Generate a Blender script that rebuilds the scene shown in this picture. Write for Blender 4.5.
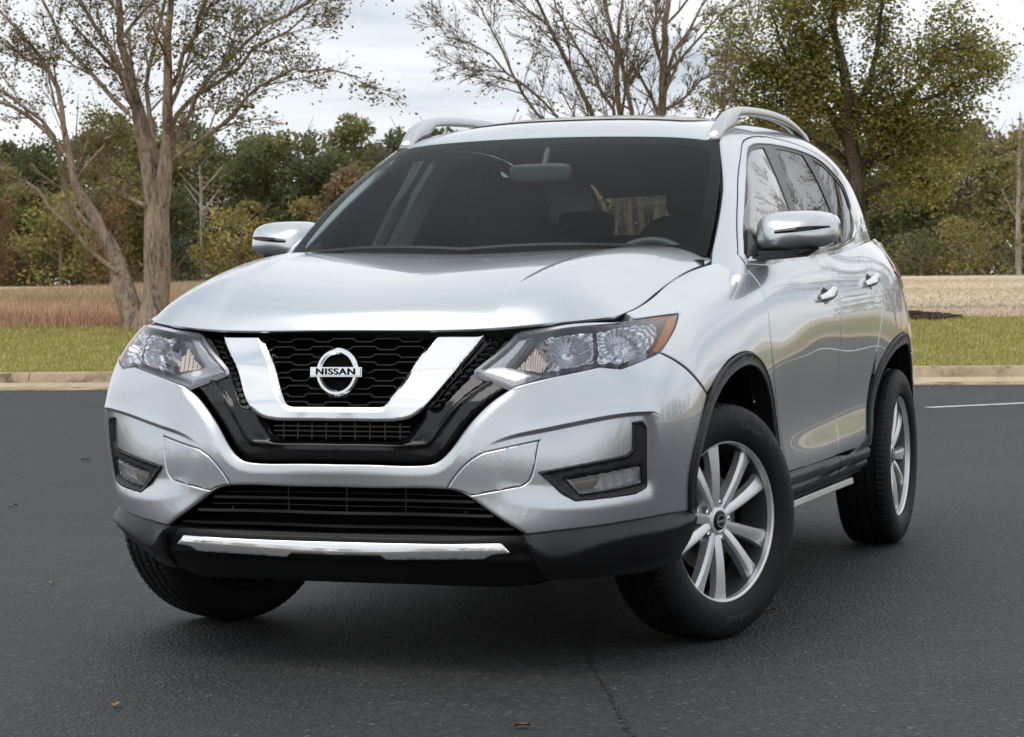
import bpy, bmesh, math, random
import numpy as np
from mathutils import Vector, Matrix
from mathutils.geometry import delaunay_2d_cdt

for o in list(bpy.data.objects): bpy.data.objects.remove(o)
SC = bpy.context.scene
COL = SC.collection
R = math.radians

# ------------------------------------------------------------ camera, sky, sun, exposure
CAM = (2.726, -7.094, 1.084); YAW, PITCH, ROLL = -0.3440, -0.0358, -0.0118; FPX = 2415.3
def cam_basis():
    fw = np.array([math.sin(YAW)*math.cos(PITCH), math.cos(YAW)*math.cos(PITCH), math.sin(PITCH)])
    r = np.array([math.cos(YAW), -math.sin(YAW), 0.]); u = np.cross(r, fw)
    return r*math.cos(ROLL)+u*math.sin(ROLL), -r*math.sin(ROLL)+u*math.cos(ROLL), fw
cd = bpy.data.cameras.new('camera'); cam = bpy.data.objects.new('camera', cd); COL.objects.link(cam)
_r, _u, _f = cam_basis()
cam.matrix_world = Matrix(((_r[0], _u[0], -_f[0], CAM[0]), (_r[1], _u[1], -_f[1], CAM[1]), (_r[2], _u[2], -_f[2], CAM[2]), (0, 0, 0, 1)))
cd.sensor_width = 36; cd.lens = FPX*36/1024; cd.clip_start = 0.05; cd.clip_end = 3000
cd.dof.use_dof = True; cd.dof.focus_distance = 7.3; cd.dof.aperture_fstop = 18.0
SC.camera = cam
SC.render.resolution_x = 1024; SC.render.resolution_y = 737

SUN_EL, SUN_AZ = R(62), R(212)          # azimuth clockwise from +Y
wd = bpy.data.worlds.new('World'); SC.world = wd; wd.use_nodes = True
nt = wd.node_tree; N = nt.nodes; L = nt.links
for n in list(N): N.remove(n)
out = N.new('ShaderNodeOutputWorld'); bg = N.new('ShaderNodeBackground'); bg.inputs[1].default_value = 0.1
L.new(bg.outputs[0], out.inputs[0])
sky = N.new('ShaderNodeTexSky'); sky.sky_type = 'NISHITA'; sky.sun_disc = False
sky.sun_elevation = SUN_EL; sky.sun_rotation = SUN_AZ; sky.dust_density = 2.0
tc = N.new('ShaderNodeTexCoord'); sep = N.new('ShaderNodeSeparateXYZ'); L.new(tc.outputs['Generated'], sep.inputs[0])
def wmath(op, a, b):
    m = N.new('ShaderNodeMath'); m.operation = op
    for i, v in enumerate((a, b)):
        if isinstance(v, (int, float)): m.inputs[i].default_value = v
        else: L.new(v, m.inputs[i])
    return m.outputs[0]
zz = wmath('ADD', wmath('MAXIMUM', sep.outputs[2], 0.0), 0.10)
cmb = N.new('ShaderNodeCombineXYZ'); L.new(wmath('DIVIDE', sep.outputs[0], zz), cmb.inputs[0]); L.new(wmath('DIVIDE', sep.outputs[1], zz), cmb.inputs[1])
def wnoise(scale, det, rough, off):
    mp = N.new('ShaderNodeMapping'); mp.inputs['Location'].default_value = off; L.new(cmb.outputs[0], mp.inputs[0])
    n = N.new('ShaderNodeTexNoise'); n.inputs['Scale'].default_value = scale; n.inputs['Detail'].default_value = det
    n.inputs['Roughness'].default_value = rough; n.inputs['Distortion'].default_value = 0.3; L.new(mp.outputs[0], n.inputs['Vector'])
    return n.outputs[0]
r1 = N.new('ShaderNodeValToRGB'); L.new(wnoise(0.55, 7, 0.55, (3.1, 1.7, 0)), r1.inputs[0])
e = r1.color_ramp.elements; e[0].position = .36; e[0].color = (5.2, 5.75, 6.4, 1); e[1].position = .60; e[1].color = (9.4, 9.5, 9.6, 1)
m = e.new(.47); m.color = (7.7, 8.05, 8.45, 1)
r2 = N.new('ShaderNodeValToRGB'); L.new(wnoise(0.9, 6, 0.6, (7.3, 4.2, 0)), r2.inputs[0])
r2.color_ramp.elements[0].position = .30; r2.color_ramp.elements[0].color = (.80, .80, .80, 1)
r2.color_ramp.elements[1].position = .48; r2.color_ramp.elements[1].color = (.97, .97, .97, 1)
mx = N.new('ShaderNodeMix'); mx.data_type = 'RGBA'
L.new(r2.outputs[0], mx.inputs[0]); L.new(sky.outputs[0], mx.inputs[6]); L.new(r1.outputs[0], mx.inputs[7])
L.new(mx.outputs[2], bg.inputs[0])
sd = bpy.data.lights.new('sun', 'SUN'); sun = bpy.data.objects.new('sun', sd); COL.objects.link(sun)
sd.energy = 1.2; sd.angle = R(38); sd.color = (1, .95, .88)
sun.rotation_euler = (R(90)-SUN_EL, 0, math.pi-SUN_AZ)
SC.view_settings.view_transform = 'Standard'; SC.view_settings.look = 'None'
SC.view_settings.exposure = 0.28; SC.view_settings.gamma = 1.0; SC.view_settings.use_curve_mapping = False
SC.cycles.max_bounces = 10; SC.cycles.transparent_max_bounces = 16; SC.cycles.caustics_reflective = False; SC.cycles.caustics_refractive = False

# ------------------------------------------------------------ helpers
def tag(o, label=None, cat=None, group=None, kind=None):
    if label: o['label'] = label
    if cat: o['category'] = cat
    if group: o['group'] = group
    if kind: o['kind'] = kind
    return o
def empty(name, loc=(0, 0, 0), rz=0):
    o = bpy.data.objects.new(name, None); COL.objects.link(o); o.location = loc; o.rotation_euler[2] = rz; o.empty_display_size = .2
    return o
def mesh_obj(name, V, F, mat, parent=None, normals=None, smooth=True, angle=None, cols=None):
    me = bpy.data.meshes.new(name)
    V = np.asarray(V, float)
    F = F.tolist() if isinstance(F, np.ndarray) else [list(f) for f in F]
    me.from_pydata(V.tolist(), [], F)
    if smooth: me.shade_smooth()
    if normals is not None: me.normals_split_custom_set_from_vertices(np.asarray(normals).tolist())
    elif angle: me.set_sharp_from_angle(angle=R(angle))
    if cols is not None:
        a = me.color_attributes.new('Col', 'FLOAT_COLOR', 'POINT')
        c = np.ones((len(V), 4), np.float32); c[:, :3] = cols; a.data.foreach_set('color', c.ravel())
    for m in (mat if isinstance(mat, (list, tuple)) else [mat]): me.materials.append(m)
    o = bpy.data.objects.new(name, me); COL.objects.link(o)
    if parent: o.parent = parent
    return o
class MB:
    """collects simple solids, builds ONE mesh object"""
    def __init__(s): s.V = []; s.F = []
    def add(s, V, F):
        k = len(s.V); s.V += [tuple(v) for v in V]; s.F += [tuple(i+k for i in f) for f in F]
    def box(s, c, d, rot=None):
        V = [Vector((x*d[0]/2, y*d[1]/2, z*d[2]/2)) for x in (-1, 1) for y in (-1, 1) for z in (-1, 1)]
        if rot is not None: V = [rot @ v for v in V]
        s.add([v+Vector(c) for v in V], [(0, 1, 3, 2), (4, 6, 7, 5), (0, 4, 5, 1), (2, 3, 7, 6), (0, 2, 6, 4), (1, 5, 7, 3)])
    def sweep(s, P, prof, ups=None, closed=False):
        """sweep a closed 2D profile (side, up) along P"""
        P = [np.array(p, float) for p in P]; n = len(P); k = len(prof); V = []
        for i in range(n):
            a = P[(i-1) % n] if (i or closed) else P[i]; b = P[(i+1) % n] if (i < n-1 or closed) else P[i]
            t = b-a; t /= np.linalg.norm(t)+1e-12
            up = np.array(ups[i] if ups is not None else (0, 0, 1.), float)
            sd_ = np.cross(t, up); sd_ /= np.linalg.norm(sd_)+1e-12; up = np.cross(sd_, t)
            for q in prof:
                V.append(P[i]+sd_*q[0]+up*q[1])
        F = []
        for i in range(n if closed else n-1):
            for j in range(k):
                a, b = i*k+j, i*k+(j+1) % k; c, d = ((i+1) % n)*k+(j+1) % k, ((i+1) % n)*k+j
                F.append((a, b, c, d))
        if not closed: F += [tuple(range(k))[::-1], tuple((n-1)*k+j for j in range(k))]
        s.add(V, F)
    def tube(s, P, rad, k=8):
        n = len(P); rad = rad if hasattr(rad, '__len__') else [rad]*n
        V = []; P = [np.array(p, float) for p in P]; ref = None
        for i in range(n):
            t = P[min(i+1, n-1)]-P[max(i-1, 0)]; t /= np.linalg.norm(t)+1e-12
            if ref is None: ref = np.array([0, 0, 1.]) if abs(t[2]) < .9 else np.array([1., 0, 0])
            a = np.cross(t, ref); a /= np.linalg.norm(a)+1e-12; b = np.cross(t, a); ref = -b if np.dot(-b, ref) > 0 else b
            for j in range(k):
                q = 2*math.pi*j/k; V.append(P[i]+rad[i]*(a*math.cos(q)+b*math.sin(q)))
        F = [(i*k+j, (i+1)*k+j, (i+1)*k+(j+1) % k, i*k+(j+1) % k) for i in range(n-1) for j in range(k)]
        F += [tuple(range(k)), tuple((n-1)*k+j for j in range(k))[::-1]]
        s.add(V, F)
    def lathe(s, prof, seg=64, axis='x', cap=False, closed=False):
        """prof: (axial, radius) pairs turned round the x axis"""
        k = len(prof); V = []
        for i in range(seg):
            q = 2*math.pi*i/seg
            for a, r in prof: V.append((a, r*math.cos(q), r*math.sin(q)))
        F = []
        for i in range(seg):
            for j in range(k if closed else k-1):
                F.append((i*k+j, i*k+(j+1) % k, ((i+1) % seg)*k+(j+1) % k, ((i+1) % seg)*k+j))
        if cap:
            F.append(tuple(i*k for i in range(seg))); F.append(tuple(i*k+k-1 for i in range(seg))[::-1])
        s.add(V, F)
    def build(s, name, mat, parent=None, angle=35, smooth=True, flip=False, bevel=None, sub=0):
        V = np.array(s.V, float); F = s.F
        o = mesh_obj(name, V, F, mat, parent, smooth=smooth, angle=None if sub else angle)
        bm = bmesh.new(); bm.from_mesh(o.data); bmesh.ops.recalc_face_normals(bm, faces=bm.faces); bm.to_mesh(o.data); bm.free()
        if bevel:
            b = o.modifiers.new('bevel', 'BEVEL'); b.width = bevel; b.segments = 2; b.limit_method = 'ANGLE'; b.angle_limit = R(40); b.harden_normals = True
        if sub:
            b = o.modifiers.new('sub', 'SUBSURF'); b.levels = sub; b.render_levels = sub
        return o

# ------------------------------------------------------------ materials
def new_mat(name):
    m = bpy.data.materials.new(name); m.use_nodes = True
    return m, m.node_tree.nodes, m.node_tree.links, m.node_tree.nodes['Principled BSDF']
def mat(name, col, rough=.5, metal=0., coat=0., spec=.5, coat_rough=.03, coat_ior=1.5, vary=0., vscale=8., bump=0., bscale=200., alpha=1.):
    m, n, l, b = new_mat(name)
    b.inputs['Base Color'].default_value = (*col, 1); b.inputs['Roughness'].default_value = rough; b.inputs['Metallic'].default_value = metal
    b.inputs['Coat Weight'].default_value = coat; b.inputs['Coat IOR'].default_value = coat_ior; b.inputs['Coat Roughness'].default_value = coat_rough; b.inputs['Specular IOR Level'].default_value = spec
    if vary or bump:
        tc = n.new('ShaderNodeTexCoord')
    if vary:
        t = n.new('ShaderNodeTexNoise'); t.inputs['Scale'].default_value = vscale; t.inputs['Detail'].default_value = 6; l.new(tc.outputs['Object'], t.inputs['Vector'])
        mr = n.new('ShaderNodeMapRange'); mr.inputs['From Min'].default_value = .3; mr.inputs['From Max'].default_value = .7
        mr.inputs['To Min'].default_value = 1-vary; mr.inputs['To Max'].default_value = 1+vary; l.new(t.outputs[0], mr.inputs[0])
        h = n.new('ShaderNodeVectorMath'); h.operation = 'SCALE'; h.inputs[0].default_value = col; l.new(mr.outputs[0], h.inputs['Scale'])
        l.new(h.outputs[0], b.inputs['Base Color'])
        mr2 = n.new('ShaderNodeMapRange'); mr2.inputs['From Min'].default_value = .3; mr2.inputs['From Max'].default_value = .7
        mr2.inputs['To Min'].default_value = max(0, rough*(1-vary*.6)); mr2.inputs['To Max'].default_value = min(1, rough*(1+vary*.6)); l.new(t.outputs[0], mr2.inputs[0])
        l.new(mr2.outputs[0], b.inputs['Roughness'])
    if bump:
        t2 = n.new('ShaderNodeTexNoise'); t2.inputs['Scale'].default_value = bscale; t2.inputs['Detail'].default_value = 3; l.new(tc.outputs['Object'], t2.inputs['Vector'])
        bp = n.new('ShaderNodeBump'); bp.inputs['Strength'].default_value = bump; bp.inputs['Distance'].default_value = .002; l.new(t2.outputs[0], bp.inputs['Height']); l.new(bp.outputs[0], b.inputs['Normal'])
    return m
def glass(name, tint, ior=1.5, rough=.0, refl=1.0):
    """thin pane: tinted see-through plus a Fresnel mirror"""
    m, n, l, b = new_mat(name); n.remove(b); o = n['Material Output']
    t = n.new('ShaderNodeBsdfTransparent'); t.inputs[0].default_value = (*tint, 1)
    g = n.new('ShaderNodeBsdfGlossy'); g.inputs['Roughness'].default_value = rough; g.inputs[0].default_value = (1, 1, 1, 1)
    f = n.new('ShaderNodeFresnel'); f.inputs[0].default_value = ior
    k = n.new('ShaderNodeMath'); k.operation = 'MULTIPLY'; k.inputs[1].default_value = refl; k.use_clamp = True; l.new(f.outputs[0], k.inputs[0])
    x = n.new('ShaderNodeMixShader'); l.new(k.outputs[0], x.inputs[0]); l.new(t.outputs[0], x.inputs[1]); l.new(g.outputs[0], x.inputs[2]); l.new(x.outputs[0], o.inputs[0])
    return m
def leaf_mat(name, trans=.35):
    m, n, l, b = new_mat(name)
    a = n.new('ShaderNodeVertexColor'); a.layer_name = 'Col'
    l.new(a.outputs[0], b.inputs['Base Color']); b.inputs['Roughness'].default_value = .6; b.inputs['Specular IOR Level'].default_value = .25
    t = n.new('ShaderNodeBsdfTranslucent'); l.new(a.outputs[0], t.inputs[0])
    x = n.new('ShaderNodeMixShader'); x.inputs[0].default_value = trans
    l.new(b.outputs[0], x.inputs[1]); l.new(t.outputs[0], x.inputs[2]); l.new(x.outputs[0], n['Material Output'].inputs[0])
    return m

# ---- body skin: control net, stations round the left half of the car, rows from sill to hood / belt line
NET=[
 [(0,-.86,.24),(0,-.945,.36),(0,-.945,.48),(0,-.955,.60),(0,-.950,.72),(0,-.943,.82),(0,-.935,.89),(0,-.920,.955)],
 [(.25,-.85,.24),(.25,-.938,.36),(.25,-.945,.48),(.25,-.947,.60),(.25,-.938,.72),(.25,-.925,.82),(.25,-.910,.89),(.25,-.888,.953)],
 [(.49,-.81,.24),(.50,-.918,.36),(.50,-.922,.48),(.50,-.920,.60),(.50,-.900,.72),(.50,-.882,.82),(.50,-.862,.89),(.49,-.840,.960)],
 [(.66,-.71,.25),(.68,-.815,.36),(.69,-.838,.48),(.695,-.838,.60),(.69,-.822,.72),(.68,-.805,.82),(.665,-.785,.90),(.645,-.775,.975)],
 [(.785,-.57,.26),(.81,-.675,.37),(.822,-.715,.48),(.832,-.733,.60),(.836,-.733,.72),(.82,-.712,.83),(.785,-.680,.92),(.728,-.665,.988)],
 [(.85,-.44,.27),(.878,-.515,.38),(.892,-.555,.49),(.902,-.580,.60),(.904,-.580,.72),(.888,-.548,.84),(.843,-.500,.945),(.746,-.475,1.015)],
 [(.885,-.28,.28),(.898,-.305,.40),(.908,-.325,.50),(.914,-.335,.61),(.914,-.335,.73),(.904,-.320,.86),(.862,-.295,.98),(.748,-.270,1.060)],
 [(.90,.02,.30),(.910,.02,.42),(.916,.02,.54),(.919,.02,.66),(.918,.02,.79),(.908,.02,.915),(.866,.02,1.032),(.740,.02,1.109)],
 [(.893,.30,.32),(.908,.30,.44),(.910,.30,.56),(.914,.30,.68),(.917,.30,.81),(.911,.30,.935),(.876,.30,1.055),(.764,.30,1.140)],
 [(.885,.58,.33),(.906,.58,.45),(.903,.58,.57),(.908,.58,.70),(.918,.58,.83),(.911,.58,.95),(.885,.58,1.068),(.808,.58,1.149)],
 [(.875,.98,.33),(.905,.98,.45),(.897,.98,.57),(.903,.98,.71),(.914,.98,.84),(.915,.98,.955),(.893,.98,1.070),(.840,.98,1.150)],
 [(.870,1.5,.34),(.905,1.5,.46),(.896,1.5,.58),(.904,1.5,.72),(.916,1.5,.86),(.917,1.5,.975),(.894,1.5,1.085),(.848,1.5,1.165)],
 [(.875,2.1,.35),(.905,2.1,.47),(.900,2.1,.59),(.908,2.1,.73),(.920,2.1,.87),(.919,2.1,.995),(.890,2.1,1.108),(.818,2.1,1.195)],
 [(.885,2.7,.34),(.898,2.7,.46),(.906,2.7,.58),(.912,2.7,.72),(.914,2.7,.87),(.900,2.7,1.01),(.864,2.7,1.135),(.765,2.7,1.235)],
 [(.825,3.2,.33),(.842,3.2,.45),(.850,3.2,.57),(.852,3.2,.72),(.843,3.2,.87),(.815,3.2,1.02),(.775,3.2,1.15),(.690,3.2,1.255)],
 [(.735,3.49,.33),(.765,3.52,.45),(.775,3.54,.57),(.778,3.54,.72),(.768,3.52,.87),(.745,3.48,1.02),(.712,3.43,1.15),(.645,3.37,1.262)],
 [(.58,3.64,.34),(.60,3.68,.45),(.61,3.70,.57),(.61,3.70,.72),(.60,3.68,.87),(.59,3.63,1.02),(.57,3.56,1.16),(.53,3.49,1.27)],
 [(.30,3.69,.34),(.30,3.73,.45),(.30,3.75,.57),(.30,3.75,.72),(.30,3.73,.87),(.30,3.68,1.02),(.30,3.60,1.16),(.28,3.53,1.28)],
 [(0,3.71,.34),(0,3.745,.45),(0,3.76,.57),(0,3.76,.72),(0,3.745,.87),(0,3.69,1.02),(0,3.615,1.16),(0,3.545,1.285)],
]
def nat_spline(t,Y):
    n=len(t); h=np.diff(t); A=np.zeros((n,n)); B=np.zeros(Y.shape)
    A[0,0]=A[-1,-1]=1
    for i in range(1,n-1):
        A[i,i-1]=h[i-1];A[i,i]=2*(h[i-1]+h[i]);A[i,i+1]=h[i]
        B[i]=3*((Y[i+1]-Y[i])/h[i]-(Y[i]-Y[i-1])/h[i-1])
    c=np.linalg.solve(A,B.reshape(n,-1)).reshape(Y.shape)
    sh=(-1,)+(1,)*(Y.ndim-1); hh=h.reshape(sh)
    b=(Y[1:]-Y[:-1])/hh-hh*(2*c[:-1]+c[1:])/3
    d=(c[1:]-c[:-1])/(3*hh)
    return (t,Y[:-1],b,c[:-1],d)
def sp_eval(S,x):
    t,a,b,c,d=S; x=np.asarray(x,float)
    i=np.clip(np.searchsorted(t,x,side='right')-1,0,len(t)-2)
    s=(x-t[i]).reshape((-1,)+(1,)*(a.ndim-1))
    return a[i]+s*(b[i]+s*(c[i]+s*d[i]))
class Skin:
    def __init__(s,net):
        N=np.array(net,float); k=3
        m=np.array([-1,1,1])
        N2=np.concatenate([N[k:0:-1]*m,N,N[-2:-2-k:-1]*m])
        du=np.linalg.norm(np.diff(N2,axis=0),axis=2)[:,2:6].mean(1)
        tu=np.concatenate([[0],np.cumsum(du)]); tu-=tu[k]
        dv=np.linalg.norm(np.diff(N,axis=1),axis=2).mean(0)
        s.tv=np.concatenate([[0],np.cumsum(dv)])
        s.su=nat_spline(tu,N2); s.U=tu[k+len(N)-1]; s.V=s.tv[-1]
        # table
        s.gu=np.linspace(0,s.U,420); s.gv=np.linspace(0,s.V,110)
        A,B=np.meshgrid(s.gu,s.gv,indexing='ij'); s.G=s.P(A.ravel(),B.ravel()).reshape(420,110,3)
    def P(s,u,v):
        u=np.atleast_1d(np.asarray(u,float)); v=np.atleast_1d(np.asarray(v,float))
        rows=sp_eval(s.su,u)            # n,8,3
        n=rows.shape[0]
        t=s.tv
        S=nat_spline(t,rows.transpose(1,0,2))
        i=np.clip(np.searchsorted(t,v,side='right')-1,0,len(t)-2)
        q=np.arange(n); w=(v-t[i])[:,None]
        return S[1][i,q]+w*(S[2][i,q]+w*(S[3][i,q]+w*S[4][i,q]))
    def N(s,u,v,e=2e-3):
        a=s.P(u+e,v)-s.P(u-e,v); b=s.P(u,v+e)-s.P(u,v-e)
        n=np.cross(a,b); return n/np.linalg.norm(n,axis=1,keepdims=True)
    def inv(s,p):
        """uv of a point; a None coordinate is free"""
        w=np.array([0. if c is None else 1. for c in p]); q=np.array([0. if c is None else c for c in p],float)
        D=(((s.G-q)**2)*w).sum(2); i,j=np.unravel_index(np.argmin(D),D.shape)
        x=np.array([s.gu[i],s.gv[j]])
        for _ in range(8):
            e=1e-4
            f=(s.P(x[0],x[1])[0]-q)*w
            a=(s.P(x[0]+e,x[1])[0]-q)*w; b=(s.P(x[0],x[1]+e)[0]-q)*w
            J=np.stack([(a-f)/e,(b-f)/e],1)
            d=np.linalg.lstsq(J,-f,rcond=None)[0]
            d=np.clip(d,-.03,.03); x=x+d
            x[0]=np.clip(x[0],-.2,s.U+.2); x[1]=np.clip(x[1],-.06,s.V+.06)
        return x
SK=Skin(NET)
EDGE=np.array([(.22,1.10),(.36,1.19),(.52,1.285),(.68,1.38),(.84,1.48),(.98,1.565),(1.18,1.620),(1.5,1.652),(2.0,1.660),(2.5,1.632),(2.9,1.578),(3.15,1.51),(3.30,1.42),(3.42,1.30),(3.5,1.2)])
def edge_samples(n=40):
    d=np.r_[0,np.cumsum(np.linalg.norm(np.diff(EDGE,axis=0),axis=1))]
    S=nat_spline(d,EDGE); return sp_eval(S,np.linspace(0,d[-1],len(EDGE)*n))
ES=edge_samples()
def edist(y,z):
    q=np.stack([np.atleast_1d(y),np.atleast_1d(z)],-1)
    a=ES[:-1];b=ES[1:]; ab=b-a; L=(ab**2).sum(1)
    t=np.clip(((q[:,None]-a)*ab).sum(2)/L,0,1); c=a+t[...,None]*ab
    D=np.linalg.norm(q[:,None]-c,axis=2); k=D.argmin(1); i=np.arange(len(q))
    n=np.stack([ab[k,1],-ab[k,0]],-1); s=((q-c[i,k])*n).sum(1)
    return D[i,k]*np.where(s>=0,1,-1)
def gx(y,z):
    y=np.atleast_1d(np.asarray(y,float)); z=np.atleast_1d(np.asarray(z,float))
    a=z-1.14; rr=np.clip((y-1.5)/1.3,0,1); rr=rr*rr*(3-2*rr)
    P=.845-.014*np.clip(1.3-y,0,None)**2-.058*np.clip(y-1.3,0,None)**1.55-(.36-.20*rr)*a-(.22-.02*rr)*a*np.abs(a)
    d=edist(y,z); k=np.clip(1-d/.10,0,1.3)
    return P-(.058+.028*np.clip((.70-y)/.34,0,1))*k**2.2

# ------------------------------------------------------------ more surfaces of the car body
class Fn:
    """surface given by a function; inv only needs the two free coordinates"""
    def __init__(s, P, idx): s.P_ = P; s.idx = idx
    def P(s, u, v): return s.P_(np.atleast_1d(np.asarray(u, float)), np.atleast_1d(np.asarray(v, float)))
    def N(s, u, v, e=2e-3):
        n = np.cross(s.P(u+e, v)-s.P(u-e, v), s.P(u, v+e)-s.P(u, v-e)); return n/np.linalg.norm(n, axis=1, keepdims=True)
    def inv(s, p): return np.array([p[s.idx[0]], p[s.idx[1]]], float) if len(p) == 3 else np.array(p, float)
def gx_big(y, z):
    o = np.zeros(len(y))
    for i in range(0, len(y), 3000): o[i:i+3000] = gx(y[i:i+3000], z[i:i+3000])
    return o
GH = Fn(lambda y, z: np.stack([gx_big(y, z), y, z], 1), (1, 2))
RE = ES[(ES[:, 0] > .97) & (ES[:, 0] < 3.25)]
RX = gx_big(RE[:, 0], RE[:, 1])
def roof_z(x, y):
    ze = np.interp(y, RE[:, 0], RE[:, 1]); xe = np.interp(y, RE[:, 0], RX)
    ze = np.where(y < .98, 1.565-(.98-y)*.42, ze)
    return ze-.004+.045*(1-np.abs(x/xe)**2.4)
ROOF = Fn(lambda x, y: np.stack([x, y, roof_z(x, y)], 1), (0, 1))
HOODNET = [
 [(0,-.915,.955),(0,-.880,1.003),(0,-.80,1.045),(0,-.60,1.092),(0,-.30,1.138),(0,0,1.168),(0,.12,1.177)],
 [(.25,-.885,.953),(.25,-.850,1.003),(.25,-.77,1.048),(.25,-.58,1.098),(.25,-.29,1.145),(.25,.01,1.174),(.25,.14,1.183)],
 [(.47,-.838,.961),(.47,-.79,1.010),(.47,-.71,1.057),(.465,-.53,1.109),(.465,-.26,1.155),(.47,.03,1.181),(.48,.20,1.188)],
 [(.630,-.770,.975),(.620,-.715,1.025),(.615,-.635,1.064),(.615,-.47,1.108),(.62,-.22,1.150),(.625,.06,1.175),(.635,.28,1.184)],
 [(.726,-.650,.986),(.741,-.575,.999),(.7465,-.48,1.014),(.7485,-.32,1.049),(.744,-.09,1.091),(.744,.12,1.122),(.748,.335,1.147)],
]
class HoodSkin(Skin):
    def __init__(s, net):
        N_ = np.array(net, float); k = 2; m = np.array([-1, 1, 1]); N2 = np.concatenate([N_[k:0:-1]*m, N_])
        tu = np.concatenate([[0], np.cumsum(np.linalg.norm(np.diff(N2, axis=0), axis=2).mean(1))]); tu -= tu[k]
        dv = np.linalg.norm(np.diff(N_, axis=1), axis=2).mean(0); s.tv = np.concatenate([[0], np.cumsum(dv)])
        s.su = nat_spline(tu, N2); s.U = tu[-1]; s.V = s.tv[-1]
        s.gu = np.linspace(0, s.U, 160); s.gv = np.linspace(0, s.V, 160)
        A, B = np.meshgrid(s.gu, s.gv, indexing='ij'); s.G = s.P(A.ravel(), B.ravel()).reshape(160, 160, 3)
HOOD = HoodSkin(HOODNET)
# windscreen: from the cowl to the roof lip
WB = np.array([(0,.055,1.160),(.2,.063,1.160),(.4,.100,1.160),(.58,.183,1.160),(.734,.300,1.160)])
WT = np.array([(0,.895,1.590),(.2,.90,1.588),(.4,.922,1.582),(.52,.95,1.573),(.600,.982,1.560)])
tb = np.linspace(0, 1, 5)
WBs = nat_spline(np.linspace(-1, 1, 9), np.concatenate([WB[:0:-1]*[-1, 1, 1], WB])); WTs = nat_spline(np.linspace(-1, 1, 9), np.concatenate([WT[:0:-1]*[-1, 1, 1], WT]))
def ws_P(s, t):
    b = sp_eval(WBs, s); a = sp_eval(WTs, s); p = b+(a-b)*t[:, None]
    k = 4*t*(1-t); e = np.abs(s)**6
    return p+np.stack([.022*k*s, -.012*k*(1-e)-.010*k*e, .018*k*(1-e)+.012*k*e], 1)
WS = Fn(ws_P, (0, 1))

# ------------------------------------------------------------ panels cut out of a surface
def seg_curve(pts, h=.02):
    P = np.array(pts, float)
    if len(P) == 2:
        n = max(1, int(np.linalg.norm(P[1]-P[0])/h)); return P[0]+(P[1]-P[0])*np.linspace(0, 1, n+1)[:, None]
    d = np.r_[0, np.cumsum(np.linalg.norm(np.diff(P, axis=0), axis=1))]
    return sp_eval(nat_spline(d, P), np.linspace(0, d[-1], max(len(P)*2, int(d[-1]/h))))
def loop_uv(S, segs, h=.008):
    """segs: list of point lists; each list of 3+ points is splined; corners fall between the lists"""
    out = []
    uv = [np.array([S.inv(p) for p in s]) for s in segs]
    for i, q in enumerate(uv):
        nx = uv[(i+1) % len(uv)][0]
        c = seg_curve(q, h) if len(q) > 1 else q
        for p in c:
            if not out or np.linalg.norm(p-out[-1]) > 1e-4: out.append(p)
        if np.linalg.norm(nx-out[-1]) > 1e-4:
            for p in seg_curve([out[-1], nx], h)[1:-1]: out.append(p)
    while len(out) > 2 and np.linalg.norm(out[0]-out[-1]) < 1e-4: out.pop()
    return np.array(out)
def line_uv(S, pts, h=.01): return seg_curve([S.inv(p) for p in pts], h)
def inside(poly, Q):
    x, y = Q[:, 0], Q[:, 1]; r = np.zeros(len(Q), bool); n = len(poly)
    for i in range(n):
        a, b = poly[i], poly[(i+1) % n]
        c = (a[1] > y) != (b[1] > y)
        if c.any(): r[c] ^= x[c] < (b[0]-a[0])*(y[c]-a[1])/(b[1]-a[1]+1e-15)+a[0]
    return r
def dline(Q, line, closed=False):
    Q = np.atleast_2d(Q); a = line if not closed else np.concatenate([line, line[:1]]); b = a[1:]; a = a[:-1]; D = np.full(len(Q), 1e9)
    for p, q in zip(a, b):
        d = q-p; t = np.clip(((Q-p)@d)/(d@d+1e-15), 0, 1); D = np.minimum(D, np.linalg.norm(Q-p-t[:, None]*d, axis=1))
    return D
def sm(x): x = np.clip(x, 0, 1); return x*x*(3-2*x)
def shrink(poly, g):
    """move a closed outline inwards by g"""
    n = len(poly); A = np.roll(poly, 1, 0); B = np.roll(poly, -1, 0)
    area = .5*np.sum(poly[:, 0]*B[:, 1]-B[:, 0]*poly[:, 1]); s = 1 if area > 0 else -1
    t1 = poly-A; t1 /= np.linalg.norm(t1, axis=1, keepdims=True)+1e-12; t2 = B-poly; t2 /= np.linalg.norm(t2, axis=1, keepdims=True)+1e-12
    n1 = np.stack([-t1[:, 1], t1[:, 0]], 1)*s; n2 = np.stack([-t2[:, 1], t2[:, 0]], 1)*s
    m = n1+n2; m /= np.linalg.norm(m, axis=1, keepdims=True)+1e-12
    return poly+m*(g/np.clip((m*n1).sum(1), .45, 1))[:, None]
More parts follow.
